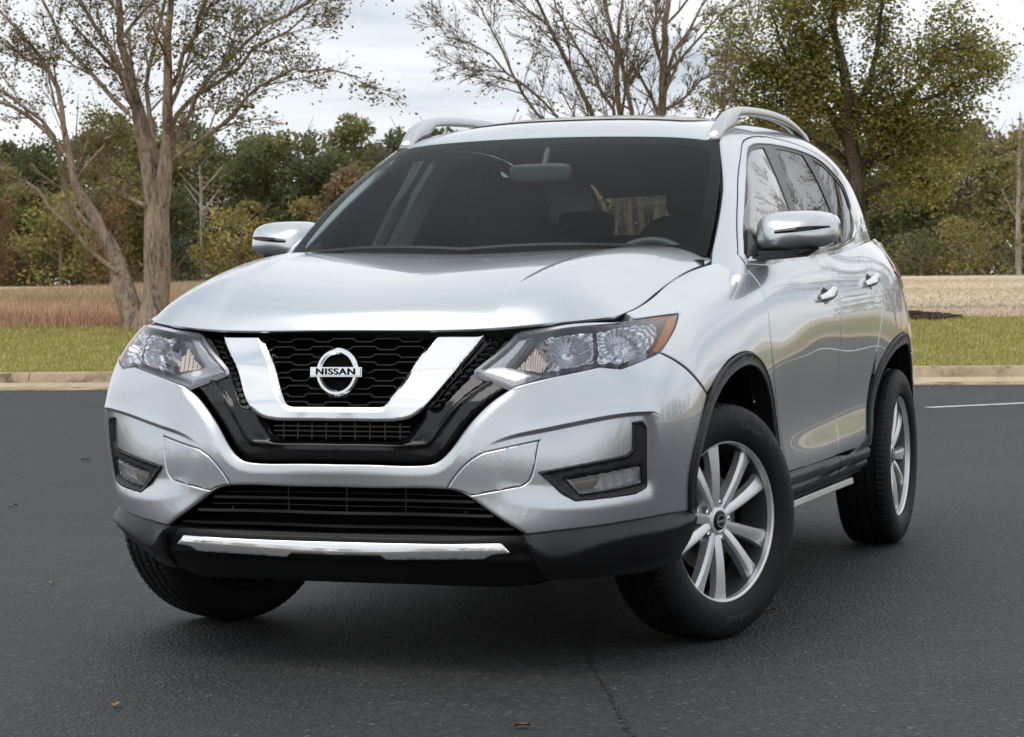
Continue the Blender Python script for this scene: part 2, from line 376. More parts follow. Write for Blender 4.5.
def panel_arrays(S, outer, holes=(), ridges=(), h=.018, disp=None, depth=.014, gap=.0, sym=False, roll=.0022, dense=(), push=None):
    if sym: outer = outer.copy(); outer[np.abs(outer[:, 0]) < .004, 0] = 0
    if gap:
        sh = shrink(outer, gap)
        if sym:
            keep = outer[:, 0] < 1e-4; sh[keep] = np.stack([np.zeros(keep.sum()), sh[keep][:, 1]], 1)
        outer = sh
    if sym:
        # points along the centre line, so that the rolled edge stays a thin one where the halves meet
        o2 = []
        for a_, b_ in zip(outer, np.roll(outer, -1, 0)):
            o2.append(a_)
            if abs(a_[0]) < 1e-6 and abs(b_[0]) < 1e-6:
                L_ = abs(b_[1]-a_[1]); k_ = max(1, int((L_-.009)/h))
                if L_ > .012:
                    for t_ in np.linspace(.0045, L_-.0045, k_+1): o2.append(a_+(b_-a_)*t_/L_)
        outer = np.array(o2)
    vs = []; ed = []
    def ring(p, closed=True):
        k = len(vs); n = len(p); vs.extend([tuple(q) for q in p])
        ed.extend([(k+i, k+(i+1) % n) for i in range(n if closed else n-1)])
    ring(outer)
    for q in holes: ring(q)
    for q in ridges: ring(q, False)
    lo = outer.min(0); hi = outer.max(0)
    gu = np.arange(lo[0], hi[0]+h, h); gv = np.arange(lo[1], hi[1]+h, h*.866)
    A = np.array([(u+(h/2 if j % 2 else 0), v) for j, v in enumerate(gv) for u in gu])
    def ok(Q, m):
        k = inside(outer, Q) & (dline(Q, outer, True) > m)
        for q in holes: k &= ~inside(q, Q) & (dline(Q, q, True) > m)
        return k
    A = A[ok(A, h*.45)]
    for q in ridges: A = A[dline(A, q) > h*.4]
    D = []
    for line, offs, hs in dense:
        # rows of points that follow a feature line, so that its step stays crisp
        ln_ = np.r_[0, np.cumsum(np.linalg.norm(np.diff(line, axis=0), axis=1))]; tt = np.linspace(0, ln_[-1], max(2, int(ln_[-1]/hs)))
        L_ = np.stack([np.interp(tt, ln_, line[:, 0]), np.interp(tt, ln_, line[:, 1])], 1); tg_ = np.gradient(L_, axis=0); tg_ /= np.linalg.norm(tg_, axis=1, keepdims=True)+1e-12
        nr_ = np.stack([-tg_[:, 1], tg_[:, 0]], 1); md = max(abs(o_) for o_ in offs)
        A = A[dline(A, line) > md+.004]
        if len(D): D = D[dline(D, line) > md+.002]
        for o_ in offs:
            q = L_+nr_*o_; q = q[ok(q, .0035)]; q = q[np.abs(dline(q, line)-abs(o_)) < .0006]
            D = np.concatenate([D, q]) if len(D) else q
    T = []
    for q, s in [(outer, 1)]+[(x, -1) for x in holes]:
        I = shrink(q, .0045*s); k = ok(I, .0030)
        T += I[k].tolist()
    T = np.array(T) if T else np.zeros((0, 2))
    for q in ridges:
        if len(T): T = T[dline(T, q) > .004]
    if len(D) and len(T): T = T[[np.min(np.abs(D-t_).max(1)) > .002 for t_ in T]]
    Q = [Vector(v) for v in vs]+[Vector(v) for v in T]+[Vector(v) for v in A]+[Vector(v) for v in D]
    r = delaunay_2d_cdt(Q, ed, [], 0, 1e-6)
    uv = np.array([(v[0], v[1]) for v in r[0]]); F = np.array([f for f in r[2]])
    c = uv[F].mean(1); k = inside(outer, c)
    for q in holes: k &= ~inside(q, c)
    F = F[k]
    e1 = uv[F[:, 1]]-uv[F[:, 0]]; e2 = uv[F[:, 2]]-uv[F[:, 0]]; flip = e1[:, 0]*e2[:, 1]-e1[:, 1]*e2[:, 0] < 0
    F[flip] = F[flip][:, ::-1]
    used = np.unique(F); mp = -np.ones(len(uv), int); mp[used] = np.arange(len(used)); uv = uv[used]; F = mp[F]
    def full(q):
        p = S.P(q[:, 0], q[:, 1])
        if disp is not None:
            q2 = q
            if sym: q2 = q.copy(); q2[:, 0] = np.abs(q2[:, 0])
            p0 = p; p = p+S.N(q[:, 0], q[:, 1])*np.broadcast_to(np.asarray(disp(q2, p), float), (len(q),))[:, None]
            if push: p[:, 1] += push(p0)
        return p
    P = full(uv)
    if disp is None: Nn = S.N(uv[:, 0], uv[:, 1])
    else:
        e = .0025; E = np.array([e, 0]); G_ = np.array([0, e])
        Nn = np.cross(full(uv+E)-full(uv-E), full(uv+G_)-full(uv-G_)); Nn /= np.linalg.norm(Nn, axis=1, keepdims=True)
    # rim: boundary rolls over, then runs inwards
    E = {}
    for f in F:
        for i in range(3):
            a, b = int(f[i]), int(f[(i+1) % 3])
            if (b, a) in E: del E[(b, a)]
            else: E[(a, b)] = 1
    be = [(a, b) for a, b in E if not (sym and abs(P[a, 0]) < 1e-3 and abs(P[b, 0]) < 1e-3)]
    outn = {}
    for a, b in be:
        t = P[b]-P[a]; m = np.cross(t, Nn[a]+Nn[b]); m /= np.linalg.norm(m)+1e-12
        for q in (a, b): outn[q] = outn.get(q, 0)+m
    P = P.copy(); Nn = Nn.copy(); V2 = []; N2 = []; idx = {}
    base = len(P)
    for q, m in outn.items():
        m = m/(np.linalg.norm(m)+1e-12); n0 = Nn[q].copy()
        if sym and abs(P[q, 0]) < 1e-3: m = m*[0, 1, 1]
        P[q] = P[q]-n0*roll; Nn[q] = n0*.75+m*.66; Nn[q] /= np.linalg.norm(Nn[q])
        idx[q] = base+len(V2); V2 += [P[q], P[q]-n0*depth]; N2 += [m, m]
    F2 = [(a, b, c) for a, b, c in F]
    for a, b in be: F2.append((idx[b], idx[a], idx[a]+1, idx[b]+1))
    if V2: P = np.concatenate([P, V2]); Nn = np.concatenate([Nn, N2])
    return P, Nn, F2
def ridge_off(line, off, outline, holes=(), margin=.004):
    """the line moved sideways by off, kept where it runs inside the outline"""
    tg_ = np.gradient(line, axis=0); tg_ /= np.linalg.norm(tg_, axis=1, keepdims=True)+1e-12; nr_ = np.stack([-tg_[:, 1], tg_[:, 0]], 1)
    best = None
    for s_ in (1, -1):
        q = line+nr_*off*s_; k = inside(outline, q) & (dline(q, outline, True) > margin) & (np.abs(dline(q, line)-off) < off*.04+1e-4) & (q[:, 0] > .006)
        for h_ in holes: k &= ~inside(h_, q) & (dline(q, h_, True) > margin)
        idx = np.where(k)[0]
        if len(idx) < 3: continue
        runs = np.split(idx, np.where(np.diff(idx) > 1)[0]+1); r_ = max(runs, key=len)
        if best is None or len(r_) > len(best): best = q[r_]
    return [best] if best is not None and len(best) > 2 else []
def merge(parts):
    V = []; Nn = []; F = []; k = 0
    for v, n, f in parts:
        V.append(v); Nn.append(n); F += [tuple(i+k for i in q) for q in f]; k += len(v)
    return np.concatenate(V), np.concatenate(Nn), F
def mirror(a):
    v, n, f = a; m = np.array([-1, 1, 1]); return v*m, n*m, [tuple(q[::-1]) for q in f]
def put(name, arr, m, parent): return mesh_obj(name, arr[0], arr[2], m, parent, normals=arr[1])
def both(name, arr, m, parents):
    """left and right copies, each its own object"""
    return put(name, arr, m, parents[0]), put(name, mirror(arr), m, parents[1])
def center(name, arr, m, parent): return put(name, merge([arr, mirror(arr)]), m, parent)

# ------------------------------------------------------------ the place: car park, kerb, lawn, field
K0 = np.array([-5.8, 16.15]); KA = np.array([.978, .207]); KB = np.array([-.207, .978])
def ab(a, b):
    a = np.asarray(a, float); b = np.asarray(b, float)
    return K0[0]+a*KA[0]+b*KB[0], K0[1]+a*KA[1]+b*KB[1]
def ground_z(a, b):
    b = np.asarray(b, float); a = np.asarray(a, float)
    z = np.interp(b, [-1000, .3, .5, 8, 90, 130, 160, 600], [-.06, -.06, .155, .52, 1.08, 1.28, 1.35, 1.6])
    return z+.03*np.sin(a*.31+b*.2)*np.clip((b-1)/6, 0, 1)+.02*np.sin(a*.13+1)*np.clip((b-2)/8, 0, 1)
def P3(a, b, dz=0):
    x, y = ab(a, b); return np.stack([x, y, ground_z(a, b)+dz], -1)
def grid_obj(name, av, bv, m, dz=0, zf=None):
    A, B = np.meshgrid(av, bv, indexing='ij'); V = P3(A.ravel(), B.ravel(), dz)
    if zf is not None: V[:, 2] = zf
    n, k = len(av), len(bv)
    F = [(i*k+j, (i+1)*k+j, (i+1)*k+j+1, i*k+j+1) for i in range(n-1) for j in range(k-1)]
    return mesh_obj(name, V, F, m)

# asphalt
m_asph, n, l, b = new_mat('asphalt')
tc = n.new('ShaderNodeTexCoord')
def tex(scale, det=4, rough=.5, kind='ShaderNodeTexNoise'):
    t = n.new(kind); t.inputs['Scale'].default_value = scale
    if kind == 'ShaderNodeTexNoise': t.inputs['Detail'].default_value = det; t.inputs['Roughness'].default_value = rough
    l.new(tc.outputs['Object'], t.inputs['Vector']); return t
def ramp(src, stops):
    r_ = n.new('ShaderNodeValToRGB'); e = r_.color_ramp.elements
    e[0].position, e[0].color = stops[0][0], (*stops[0][1], 1); e[1].position, e[1].color = stops[-1][0], (*stops[-1][1], 1)
    for p, c in stops[1:-1]: q = e.new(p); q.color = (*c, 1)
    l.new(src, r_.inputs[0]); return r_.outputs[0]
def mixc(a, b_, f, mode='MULTIPLY'):
    m_ = n.new('ShaderNodeMix'); m_.data_type = 'RGBA'; m_.blend_type = mode
    for i, v in ((0, f), (6, a), (7, b_)):
        if isinstance(v, (int, float)): m_.inputs[i].default_value = v
        elif isinstance(v, tuple): m_.inputs[i].default_value = (*v, 1)
        else: l.new(v, m_.inputs[i])
    return m_.outputs[2]
v_ = tex(88, kind='ShaderNodeTexVoronoi')
stone = ramp(v_.outputs['Color'], [(0, (.012, .0123, .013)), (.5, (.0245, .025, .0265)), (.86, (.044, .0445, .046)), (1, (.17, .17, .17))])
big = ramp(tex(.45, 7, .65).outputs[0], [(.32, (.68, .68, .69)), (.5, (.95, .95, .95)), (.68, (1.28, 1.28, 1.26))])
mid = ramp(tex(6, 5, .6).outputs[0], [(.3, (.86, .86, .86)), (.7, (1.12, 1.12, 1.12))])
spots = ramp(tex(14, 2, .5).outputs[0], [(.0, (.62, .62, .62)), (.27, (.7, .7, .7)), (.33, (1, 1, 1)), (1, (1, 1, 1))])
c_ = mixc(mixc(stone, big, 1.), mixc(mid, spots, .6), 1.)
l.new(c_, b.inputs['Base Color']); b.inputs['Roughness'].default_value = .62; b.inputs['Specular IOR Level'].default_value = .45
hgt = n.new('ShaderNodeMath'); hgt.operation = 'ADD'; l.new(v_.outputs['Distance'], hgt.inputs[0])
nz_ = tex(60, 4, .65); l.new(nz_.outputs[0], hgt.inputs[1])
bp = n.new('ShaderNodeBump'); bp.inputs['Strength'].default_value = 1.; bp.inputs['Distance'].default_value = .009
l.new(hgt.outputs[0], bp.inputs['Height']); l.new(bp.outputs[0], b.inputs['Normal'])

def ground_mat(name, stops, sc, stops2, sc2, rough=.95, stretch=None):
    global n, l, tc
    m_, n, l, b_ = new_mat(name); tc = n.new('ShaderNodeTexCoord')
    t = tex(sc, 8, .65)
    if stretch:
        mp = n.new('ShaderNodeMapping'); mp.inputs['Scale'].default_value = stretch; mp.inputs['Rotation'].default_value = (0, 0, -.2086)
        l.new(tc.outputs['Object'], mp.inputs[0]); l.new(mp.outputs[0], t.inputs['Vector'])
    l.new(mixc(ramp(t.outputs[0], stops), ramp(tex(sc2, 6, .7).outputs[0], stops2), 1.), b_.inputs['Base Color'])
    b_.inputs['Roughness'].default_value = rough; b_.inputs['Specular IOR Level'].default_value = .15
    bp_ = n.new('ShaderNodeBump'); bp_.inputs['Strength'].default_value = .6; bp_.inputs['Distance'].default_value = .03
    l.new(tex(sc2*2, 5, .7).outputs[0], bp_.inputs['Height']); l.new(bp_.outputs[0], b_.inputs['Normal'])
    return m_
m_field = ground_mat('dry field', [(.3, (.40, .30, .20)), (.45, (.54, .44, .31)), (.6, (.60, .50, .365)), (.75, (.46, .36, .24))], .35,
                     [(.25, (.7, .7, .68)), (.5, (1, 1, 1)), (.75, (1.15, 1.12, 1.08))], 5, stretch=(.25, 1, 1))
m_lawn = ground_mat('lawn soil', [(.3, (.16, .155, .04)), (.5, (.24, .22, .065)), (.7, (.32, .26, .10))], 1.4,
                    [(.3, (.8, .8, .8)), (.7, (1.2, 1.2, 1.2))], 12)
m_conc = ground_mat('kerb concrete', [(.25, (.26, .20, .14)), (.42, (.44, .35, .24)), (.6, (.52, .42, .30)), (.8, (.57, .48, .36))], 1.8,
                    [(.36, (.34, .32, .29)), (.48, (.84, .83, .81)), (.8, (1.12, 1.1, 1.08))], 2.6)
m_white = mat('road paint', (.72, .72, .70), .6, vary=.18, vscale=9)
m_mulch = mat('mulch', (.055, .035, .022), .95, vary=.5, vscale=14, bump=1, bscale=30)

av = np.concatenate([np.linspace(-320, -30, 20), np.linspace(-28, 40, 60), np.linspace(45, 320, 18)])
bv = np.concatenate([np.linspace(-320, -6, 20), [0, .3, .5], np.linspace(.6, 12, 24), np.linspace(13, 140, 50), np.linspace(150, 420, 8)])
tag(grid_obj('ground', av, bv, m_field), 'tan mown field rising gently to the wood', 'field', kind='structure')
tag(grid_obj('car_park', np.linspace(-70, 26, 40), np.linspace(-42, .02, 30), m_asph, zf=0.), 'dark asphalt car park surface', 'asphalt', kind='structure')
tag(grid_obj('lawn', np.linspace(-60, 60, 160), np.linspace(.62, 8.2, 24), m_lawn, .012), 'green lawn strip behind the kerb', 'lawn', kind='structure')

# kerb with gutter, cast in lengths
kb = MB(); rk = random.Random(4); a0 = -60
while a0 < 60:
    ln = 3.05; prof = [(0., -.03), (0., .006), (.36, .016), (.405, .03), (.44, .135), (.46, .163), (.49, .174), (.62, .176), (.62, -.03)]
    V = []
    for a in (a0+.006, a0+ln-.006):
        for q in prof:
            x, y = ab(a, q[0]); V.append((x, y, q[1]))
    k = len(prof); kb.add(V, [(j, (j+1) % k, k+(j+1) % k, k+j) for j in range(k)]+[tuple(range(k)), tuple(range(k, 2*k))[::-1]])
    a0 += ln
tag(kb.build('kerb', m_conc, angle=30), 'weathered concrete kerb and gutter', 'kerb', kind='structure')

# painted bay lines (the near ends show on the right, the rest mirror in the doors)
def paint(p, q, w=.10, name='bay_line'):
    p = np.array(p, float); q = np.array(q, float); d = (q-p)/np.linalg.norm(q-p); s = np.array([-d[1], d[0]])*w/2
    V = [(*(p-s), .004), (*(q-s), .004), (*(q+s), .004), (*(p+s), .004)]
    o = mesh_obj(name, V, [(0, 1, 2, 3)], m_white); tag(o, 'white painted parking bay line', 'road marking', 'painted bay lines on the asphalt', 'structure')
pd = np.array([.645, .764])
for k in range(0, 6):
    s = np.array([-.784, 12.897])+np.array([2.75, -.35])*k*1.0
    paint(s, s+pd*5.2)
for k in range(7):
    s = np.array([6.2, -7.5+2.75*k]); paint(s, s+np.array([5.2, .6]))
for k in range(5):
    s = np.array([-16.+2.75*k, -16.]); paint(s, s+np.array([.4, -5.2]))

# a long seam where two lays of asphalt meet
m_seam = mat('seam tar', (.016, .016, .017), .7, vary=.4, vscale=30)
sp_ = [(.30, .45), (.40, .10), (.50, -.20), (.655, -.62), (.82, -1.0), (.99, -1.41), (1.10, -1.66), (1.4, -2.4), (1.9, -3.6)]
sl = seg_curve(sp_, .012); rs = np.random.RandomState(3)
jit = np.cumsum(rs.randn(len(sl))*.0018); jit -= np.linspace(0, jit[-1], len(sl)); wv = np.abs(.003+.003*rs.randn(len(sl)))+.001
tg = np.gradient(sl, axis=0); tg /= np.linalg.norm(tg, axis=1, keepdims=True); nr = np.stack([-tg[:, 1], tg[:, 0]], 1)
V = np.concatenate([np.c_[sl+nr*(jit+wv)[:, None], np.full(len(sl), .003)], np.c_[sl+nr*(jit-wv)[:, None], np.full(len(sl), .003)]])
k = len(sl); tag(mesh_obj('asphalt_seam', V, [(i, i+1, k+i+1, k+i) for i in range(k-1)], m_seam), 'thin dark seam in the asphalt', 'crack', kind='structure')

# mulch bed by the lawn edge
mb = MB(); rm = random.Random(8)
mc = np.array([-3.05, 24.75])
for i in range(150):
    q = rm.random()*6.283; rr = math.sqrt(rm.random()); x = mc[0]+.62*rr*math.cos(q); y = mc[1]+.45*rr*math.sin(q)
    a_ = (np.array([x, y])-K0)@KA; b_ = (np.array([x, y])-K0)@KB
    mb.box((x, y, float(ground_z(a_, b_))+.04+.06*(1-rr)*rm.random()), (.05+.1*rm.random(), .03+.03*rm.random(), .02+.03*rm.random()), Matrix.Rotation(rm.random()*6, 3, 'Z') @ Matrix.Rotation(rm.random()-.5, 3, 'X'))
tag(mb.build('mulch', m_mulch, smooth=False), 'low heap of dark brown mulch on the lawn edge', 'mulch', kind='stuff')

# ------------------------------------------------------------ grass
m_leaf = leaf_mat('leaf', .5); m_blade = leaf_mat('grass blade', .25)
def blades(name, A, B, hgt, wid, cols, lean, seed, label, cat):
    rs = np.random.RandomState(seed); k = len(A); base = P3(A, B)
    q = rs.rand(k)*6.283; w = wid*(.6+.8*rs.rand(k)); h = hgt*(.5+.9*rs.rand(k)); le = lean*h*rs.randn(k); le2 = lean*h*rs.randn(k)
    s = np.stack([np.cos(q), np.sin(q), 0*q], 1)*w[:, None]/2
    V = np.empty((k, 3, 3)); V[:, 0] = base-s; V[:, 1] = base+s; V[:, 2] = base+np.stack([le, le2, h], 1)
    c = (cols if len(cols) == k else cols[rs.randint(0, len(cols), k)])*(.75+.5*rs.rand(k, 1))
    C = np.repeat(c[:, None], 3, 1); C[:, 2] *= 1.12
    return tag(mesh_obj(name, V.reshape(-1, 3), np.arange(3*k).reshape(-1, 3), m_blade, cols=C.reshape(-1, 3), smooth=False), label, cat, kind='stuff')
rs = np.random.RandomState(11)
k = 150000
A = rs.uniform(-16, 16, k); B = rs.uniform(.60, 8.2, k)
B = np.where(rs.rand(k) < .05, rs.uniform(.565, .70, k), B)
blades('grass', A, B, .050, .016, np.array([(.33, .32, .075), (.41, .37, .10), (.48, .41, .16), (.25, .28, .06), (.54, .45, .23)]), .35, 1, 'short yellow green lawn grass behind the kerb', 'grass')
def patchy(A, B, pal, f):
    v = np.sin(A*f+2*np.sin(B*f*.7))+np.sin(B*f*1.3+1.7*np.sin(A*f*.45+1))+rs.randn(len(A))*.7
    return np.array(pal)[np.clip(((v+2.2)/4.4*len(pal)).astype(int), 0, len(pal)-1)]
k = 60000
A = rs.uniform(-30, 1.6, k); B = 7.9+np.abs(rs.randn(k))*1.0+rs.rand(k)**2*22
k_ = A < -4.2-.05*B; A = A[k_]; B = B[k_]
blades('dry_grass', A, B, .20, .022, patchy(A, B, [(.24, .14, .10), (.38, .20, .14), (.45, .27, .19), (.48, .34, .22), (.40, .33, .18)], .9), .3, 2, 'tall reddish tan dry grass left of the car', 'dry grass')
k = 50000
A = rs.uniform(-28, 0, k); B = rs.uniform(24, 95, k)
blades('dry_grass', A, B, .24, .05, patchy(A, B, [(.34, .22, .15), (.40, .27, .18), (.43, .32, .21), (.36, .29, .17), (.27, .245, .13)], .22), .3, 5, 'far rough dry grass below the wood on the left', 'dry grass')
k = 60000
A = rs.uniform(-1, 26, k); B = 8.1+rs.rand(k)**1.5*70
blades('field_stubble', A, B, .035, .03, np.array([(.58, .48, .35), (.52, .42, .29), (.62, .53, .40), (.46, .36, .23)]), .6, 3, 'short pale stubble of the mown field on the right', 'stubble')

# ------------------------------------------------------------ trees
def bark_mat(name, c1, c2, sc=6):
    global n, l, tc
    m_, n, l, b_ = new_mat(name); tc = n.new('ShaderNodeTexCoord')
    mp = n.new('ShaderNodeMapping'); mp.inputs['Scale'].default_value = (1, 1, .45); l.new(tc.outputs['Object'], mp.inputs[0])
    t = tex(sc, 8, .7); l.new(mp.outputs[0], t.inputs['Vector'])
    mp.inputs['Scale'].default_value = (1, 1, .28)
    v = tex(sc*3.2, 6, .65); v.inputs['Distortion'].default_value = 1.2; l.new(mp.outputs[0], v.inputs['Vector'])
    l.new(mixc(ramp(t.outputs[0], [(.32, c1), (.5, c2), (.7, tuple(x*1.3 for x in c2))]), ramp(v.outputs[0], [(.36, (.34, .31, .29)), (.47, (.85, .83, .8)), (.7, (1.15, 1.1, 1.06))]), 1.), b_.inputs['Base Color'])
    b_.inputs['Roughness'].default_value = .9; b_.inputs['Specular IOR Level'].default_value = .2
    bp_ = n.new('ShaderNodeBump'); bp_.inputs['Strength'].default_value = 1; bp_.inputs['Distance'].default_value = .05; l.new(v.outputs[0], bp_.inputs['Height']); l.new(bp_.outputs[0], b_.inputs['Normal'])
    return m_
m_birch = bark_mat('birch bark', (.15, .105, .08), (.43, .335, .27), 6)
m_grey = bark_mat('grey bark', (.13, .10, .075), (.34, .27, .205), 7)
m_oak = bark_mat('oak bark', (.06, .05, .04), (.15, .125, .10), 7)
def leaves_mesh(pos, size, cols, rs, flat=.5):
    k = len(pos); d = rs.randn(k, 3); d[:, 2] *= flat; d /= np.linalg.norm(d, axis=1, keepdims=True)
    e = rs.randn(k, 3); e -= d*(e*d).sum(1, keepdims=True); e /= np.linalg.norm(e, axis=1, keepdims=True)
    s = size*(.6+.8*rs.rand(k, 1))
    V = np.empty((k, 4, 3)); V[:, 0] = pos-d*s*.5; V[:, 1] = pos+e*s*.32; V[:, 2] = pos+d*s*.5; V[:, 3] = pos-e*s*.32
    C = np.repeat(cols[:, None], 4, 1)
    return V.reshape(-1, 3), np.arange(4*k).reshape(-1, 4), C.reshape(-1, 3)
class Tree:
    sig = .07
    def __init__(s, seed): s.rng = random.Random(seed); s.rs = np.random.RandomState(seed); s.mb = MB(); s.leaf = []
    def rdir(s, d, ang):
        v = np.array([s.rng.gauss(0, 1) for _ in range(3)]); v -= d*np.dot(v, d); v /= np.linalg.norm(v)
        return d*math.cos(ang)+v*math.sin(ang)
    def grow(s, p, d, ln, r, lev, maxlev, spread, up, leafn, kids):
        k = max(4, int(ln/.28)); P = [p]; rad = [r]; d = d/np.linalg.norm(d)
        for i in range(k):
            d = d+np.array([s.rng.gauss(0, .09), s.rng.gauss(0, .09), s.rng.gauss(0, .06)+up]); d /= np.linalg.norm(d)
            P.append(P[-1]+d*ln/k); rad.append(max(.0035, r*(1-.8*(i+1)/k)))
        s.mb.tube(P, rad, 7 if r > .05 else (5 if r > .02 else 3))
        s.sub(P, rad, ln, lev, maxlev, spread, up, leafn, kids)
    def sub(s, P, rad, ln, lev, maxlev, spread, up, leafn, kids, t0=.2):
        k = len(P)-1
        if lev < maxlev:
            for _ in range(kids[lev]):
                t = t0+(1-t0)*s.rng.random()**.85; i = min(k-1, int(t*k)); d = P[i+1]-P[i]; d = d/np.linalg.norm(d)
                s.grow(np.array(P[i]), s.rdir(d, R(spread)*(.6+.7*s.rng.random())), ln*(.30+.32*s.rng.random())*(1-.35*t), max(.0035, min(rad[i]*.55, .0105*ln)), lev+1, maxlev, spread, up, leafn, kids)
        if lev >= maxlev-1:
            for _ in range(int(leafn*ln*(1.7 if lev == maxlev else .6))):
                i = s.rng.randrange(max(1, k//3), k+1); s.leaf.append(np.array(P[i])+np.array([s.rng.gauss(0, s.sig) for _ in range(3)])-[0, 0, .03])
    def stem(s, pts, rads, lev=0, **kw):
        P = seg_curve(pts, .3); rr = np.interp(np.linspace(0, 1, len(P)), np.linspace(0, 1, len(rads)), rads)
        P = P+np.array([[s.rng.gauss(0, .02) for _ in range(3)] for _ in P])
        s.mb.tube(list(P), list(rr), 10 if rads[0] > .1 else 7)
        ln = np.linalg.norm(P[-1]-P[0]); s.sub(list(P), list(rr), ln*kw.pop('lnf', .8), lev, t0=kw.pop('t0', .2), **kw)
    def finish(s, name, label, cat, bark, base, size, palette, group=None):
        root = empty(name, base); tag(root, label, cat, group); inv = -np.array(base)
        s.mb.V = [tuple(np.array(v)+inv) for v in s.mb.V]
        s.mb.build('trunk', bark, root, angle=80)
        if s.leaf:
            P = np.array(s.leaf)+inv; pal = np.array(palette); c = pal[s.rs.randint(0, len(pal), len(P))]*(.6+.8*s.rs.rand(len(P), 1))
            V, F, C = leaves_mesh(P, size, c, s.rs); mesh_obj('crown', V, F, m_leaf, root, cols=C, smooth=False)
        return root
def img(px, py, d):
    """where a point of the sight line through (px, py) lies d metres along the view: used once, to lay out the main limbs"""
    r, u, f = cam_basis(); return np.array(CAM)+(f+r*(px-512)/FPX-u*(py-368.5)/FPX)*d

RIGHT = np.array([.941, .338]); AWAY = np.array([-.338, .941])
def limb(base, pts, rng, dep0=0., dep1=None):
    """(sideways, up) metres along the row of trees, with a drift in depth"""
    d1 = rng.uniform(-1.3, 1.3) if dep1 is None else dep1; n_ = len(pts); o = []
    for i, (a, h) in enumerate(pts):
        dp = dep0+(d1-dep0)*(i/(n_-1))**1.3
        o.append((base[0]+RIGHT[0]*a+AWAY[0]*dp, base[1]+RIGHT[1]*a+AWAY[1]*dp, base[2]+h))
    return o
# birch with two leaning trunks, left
t = Tree(5); B0 = (-13.19, 22.26, .52)
KW = dict(maxlev=3, spread=36, up=.03, leafn=13.0, kids=[12, 8, 6, 0])
kw2 = dict(maxlev=3, spread=34, up=.02, leafn=13.0, kids=[12, 8, 6, 0])
t.sig = .09
t.stem(limb(B0, [(.12,-.2),(.20,.30),(.24,.90),(.23,1.42),(.18,2.21),(0,2.9),(-.12,3.31),(-.19,3.85),(-.26,4.54),(-.30,6.04),(-.25,7.82)], t.rng, 0, .4), [.19,.172,.155,.13,.07,.048,.036,.028,.018,.009], t0=.33, lnf=.5, **KW)
t.stem(limb(B0, [(.24,0),(.27,.71),(.34,1.6),(.41,2.35),(.44,2.76),(.46,3.58),(.55,4.4),(.68,5.77),(.82,7.41)], t.rng, .12, -.5), [.165,.14,.115,.075,.055,.04,.028,.018,.009], t0=.33, lnf=.5, **KW)
t.stem(limb(B0, [(-.06,-.2),(-.10,.10),(-.19,.51),(-.38,.98),(-.59,1.33),(-.79,1.74),(-1.01,2.35),(-1.13,3.06),(-1.37,3.65),(-1.8,4.19),(-2.32,4.81)], t.rng, 0, 1.), [.19,.155,.12,.085,.055,.042,.034,.028,.02,.01], t0=.4, lnf=.6, **KW)
for q in [[(-.3,.74),(-.61,1.05),(-1.09,1.53),(-1.5,1.94),(-1.91,2.2),(-2.46,2.62)],[(-.55,1.26),(-.89,1.67),(-.98,2.21),(-1.16,2.76),(-1.5,3.03),(-1.84,3.37),(-2.32,3.72)],
          [(-.11,2.9),(-.34,3.17),(-.57,3.44),(-.93,3.78),(-1.23,4.26),(-1.5,4.95),(-1.78,5.77)],[(.25,2.62),(.14,3.1),(.16,3.58),(.3,4.26),(.38,5.08),(.48,6.04)],
          [(.44,2.35),(.68,2.83),(1.02,3.31),(1.37,3.65),(1.84,3.99),(2.46,4.33),(3.14,4.67)],[(.34,2.15),(.68,2.42),(1.16,2.69),(1.57,3.1),(2.05,3.37),(2.6,3.42),(3.14,3.24)],
          [(.44,2.62),(.75,3.1),(1.23,3.44),(1.67,3.85),(2.16,4.19),(2.6,4.67)],[(.45,3.17),(.68,3.58),(.89,3.99),(1.16,4.54),(1.5,5.49)],[(-.08,3.1),(-.2,3.58),(-.55,4.13),(-.75,4.81),(-.96,5.63)],
          [(.14,1.67),(-.2,1.8),(-.61,2.15),(-.89,2.35)],[(-1.0,2.4),(-1.6,3.0),(-2.1,3.2),(-2.9,3.3)]]:
    k2 = dict(kw2, leafn=3.0, kids=[8, 6, 5, 0]) if q[0][1] < 1.5 else kw2
    t.stem(limb(B0, q, t.rng), [.036, .028, .02, .008], lev=0, t0=.15, lnf=.75, **k2)
BP = [(0.172, 0.172, 0.046), (0.127, 0.127, 0.041), (0.230, 0.196, 0.057), (0.196, 0.138, 0.057), (0.115, 0.103, 0.046)]
t.finish('birch_tree', 'nearly bare birch with thick peeling pinkish trunks, on the lawn left of the car', 'tree', m_birch, B0, .052, BP)

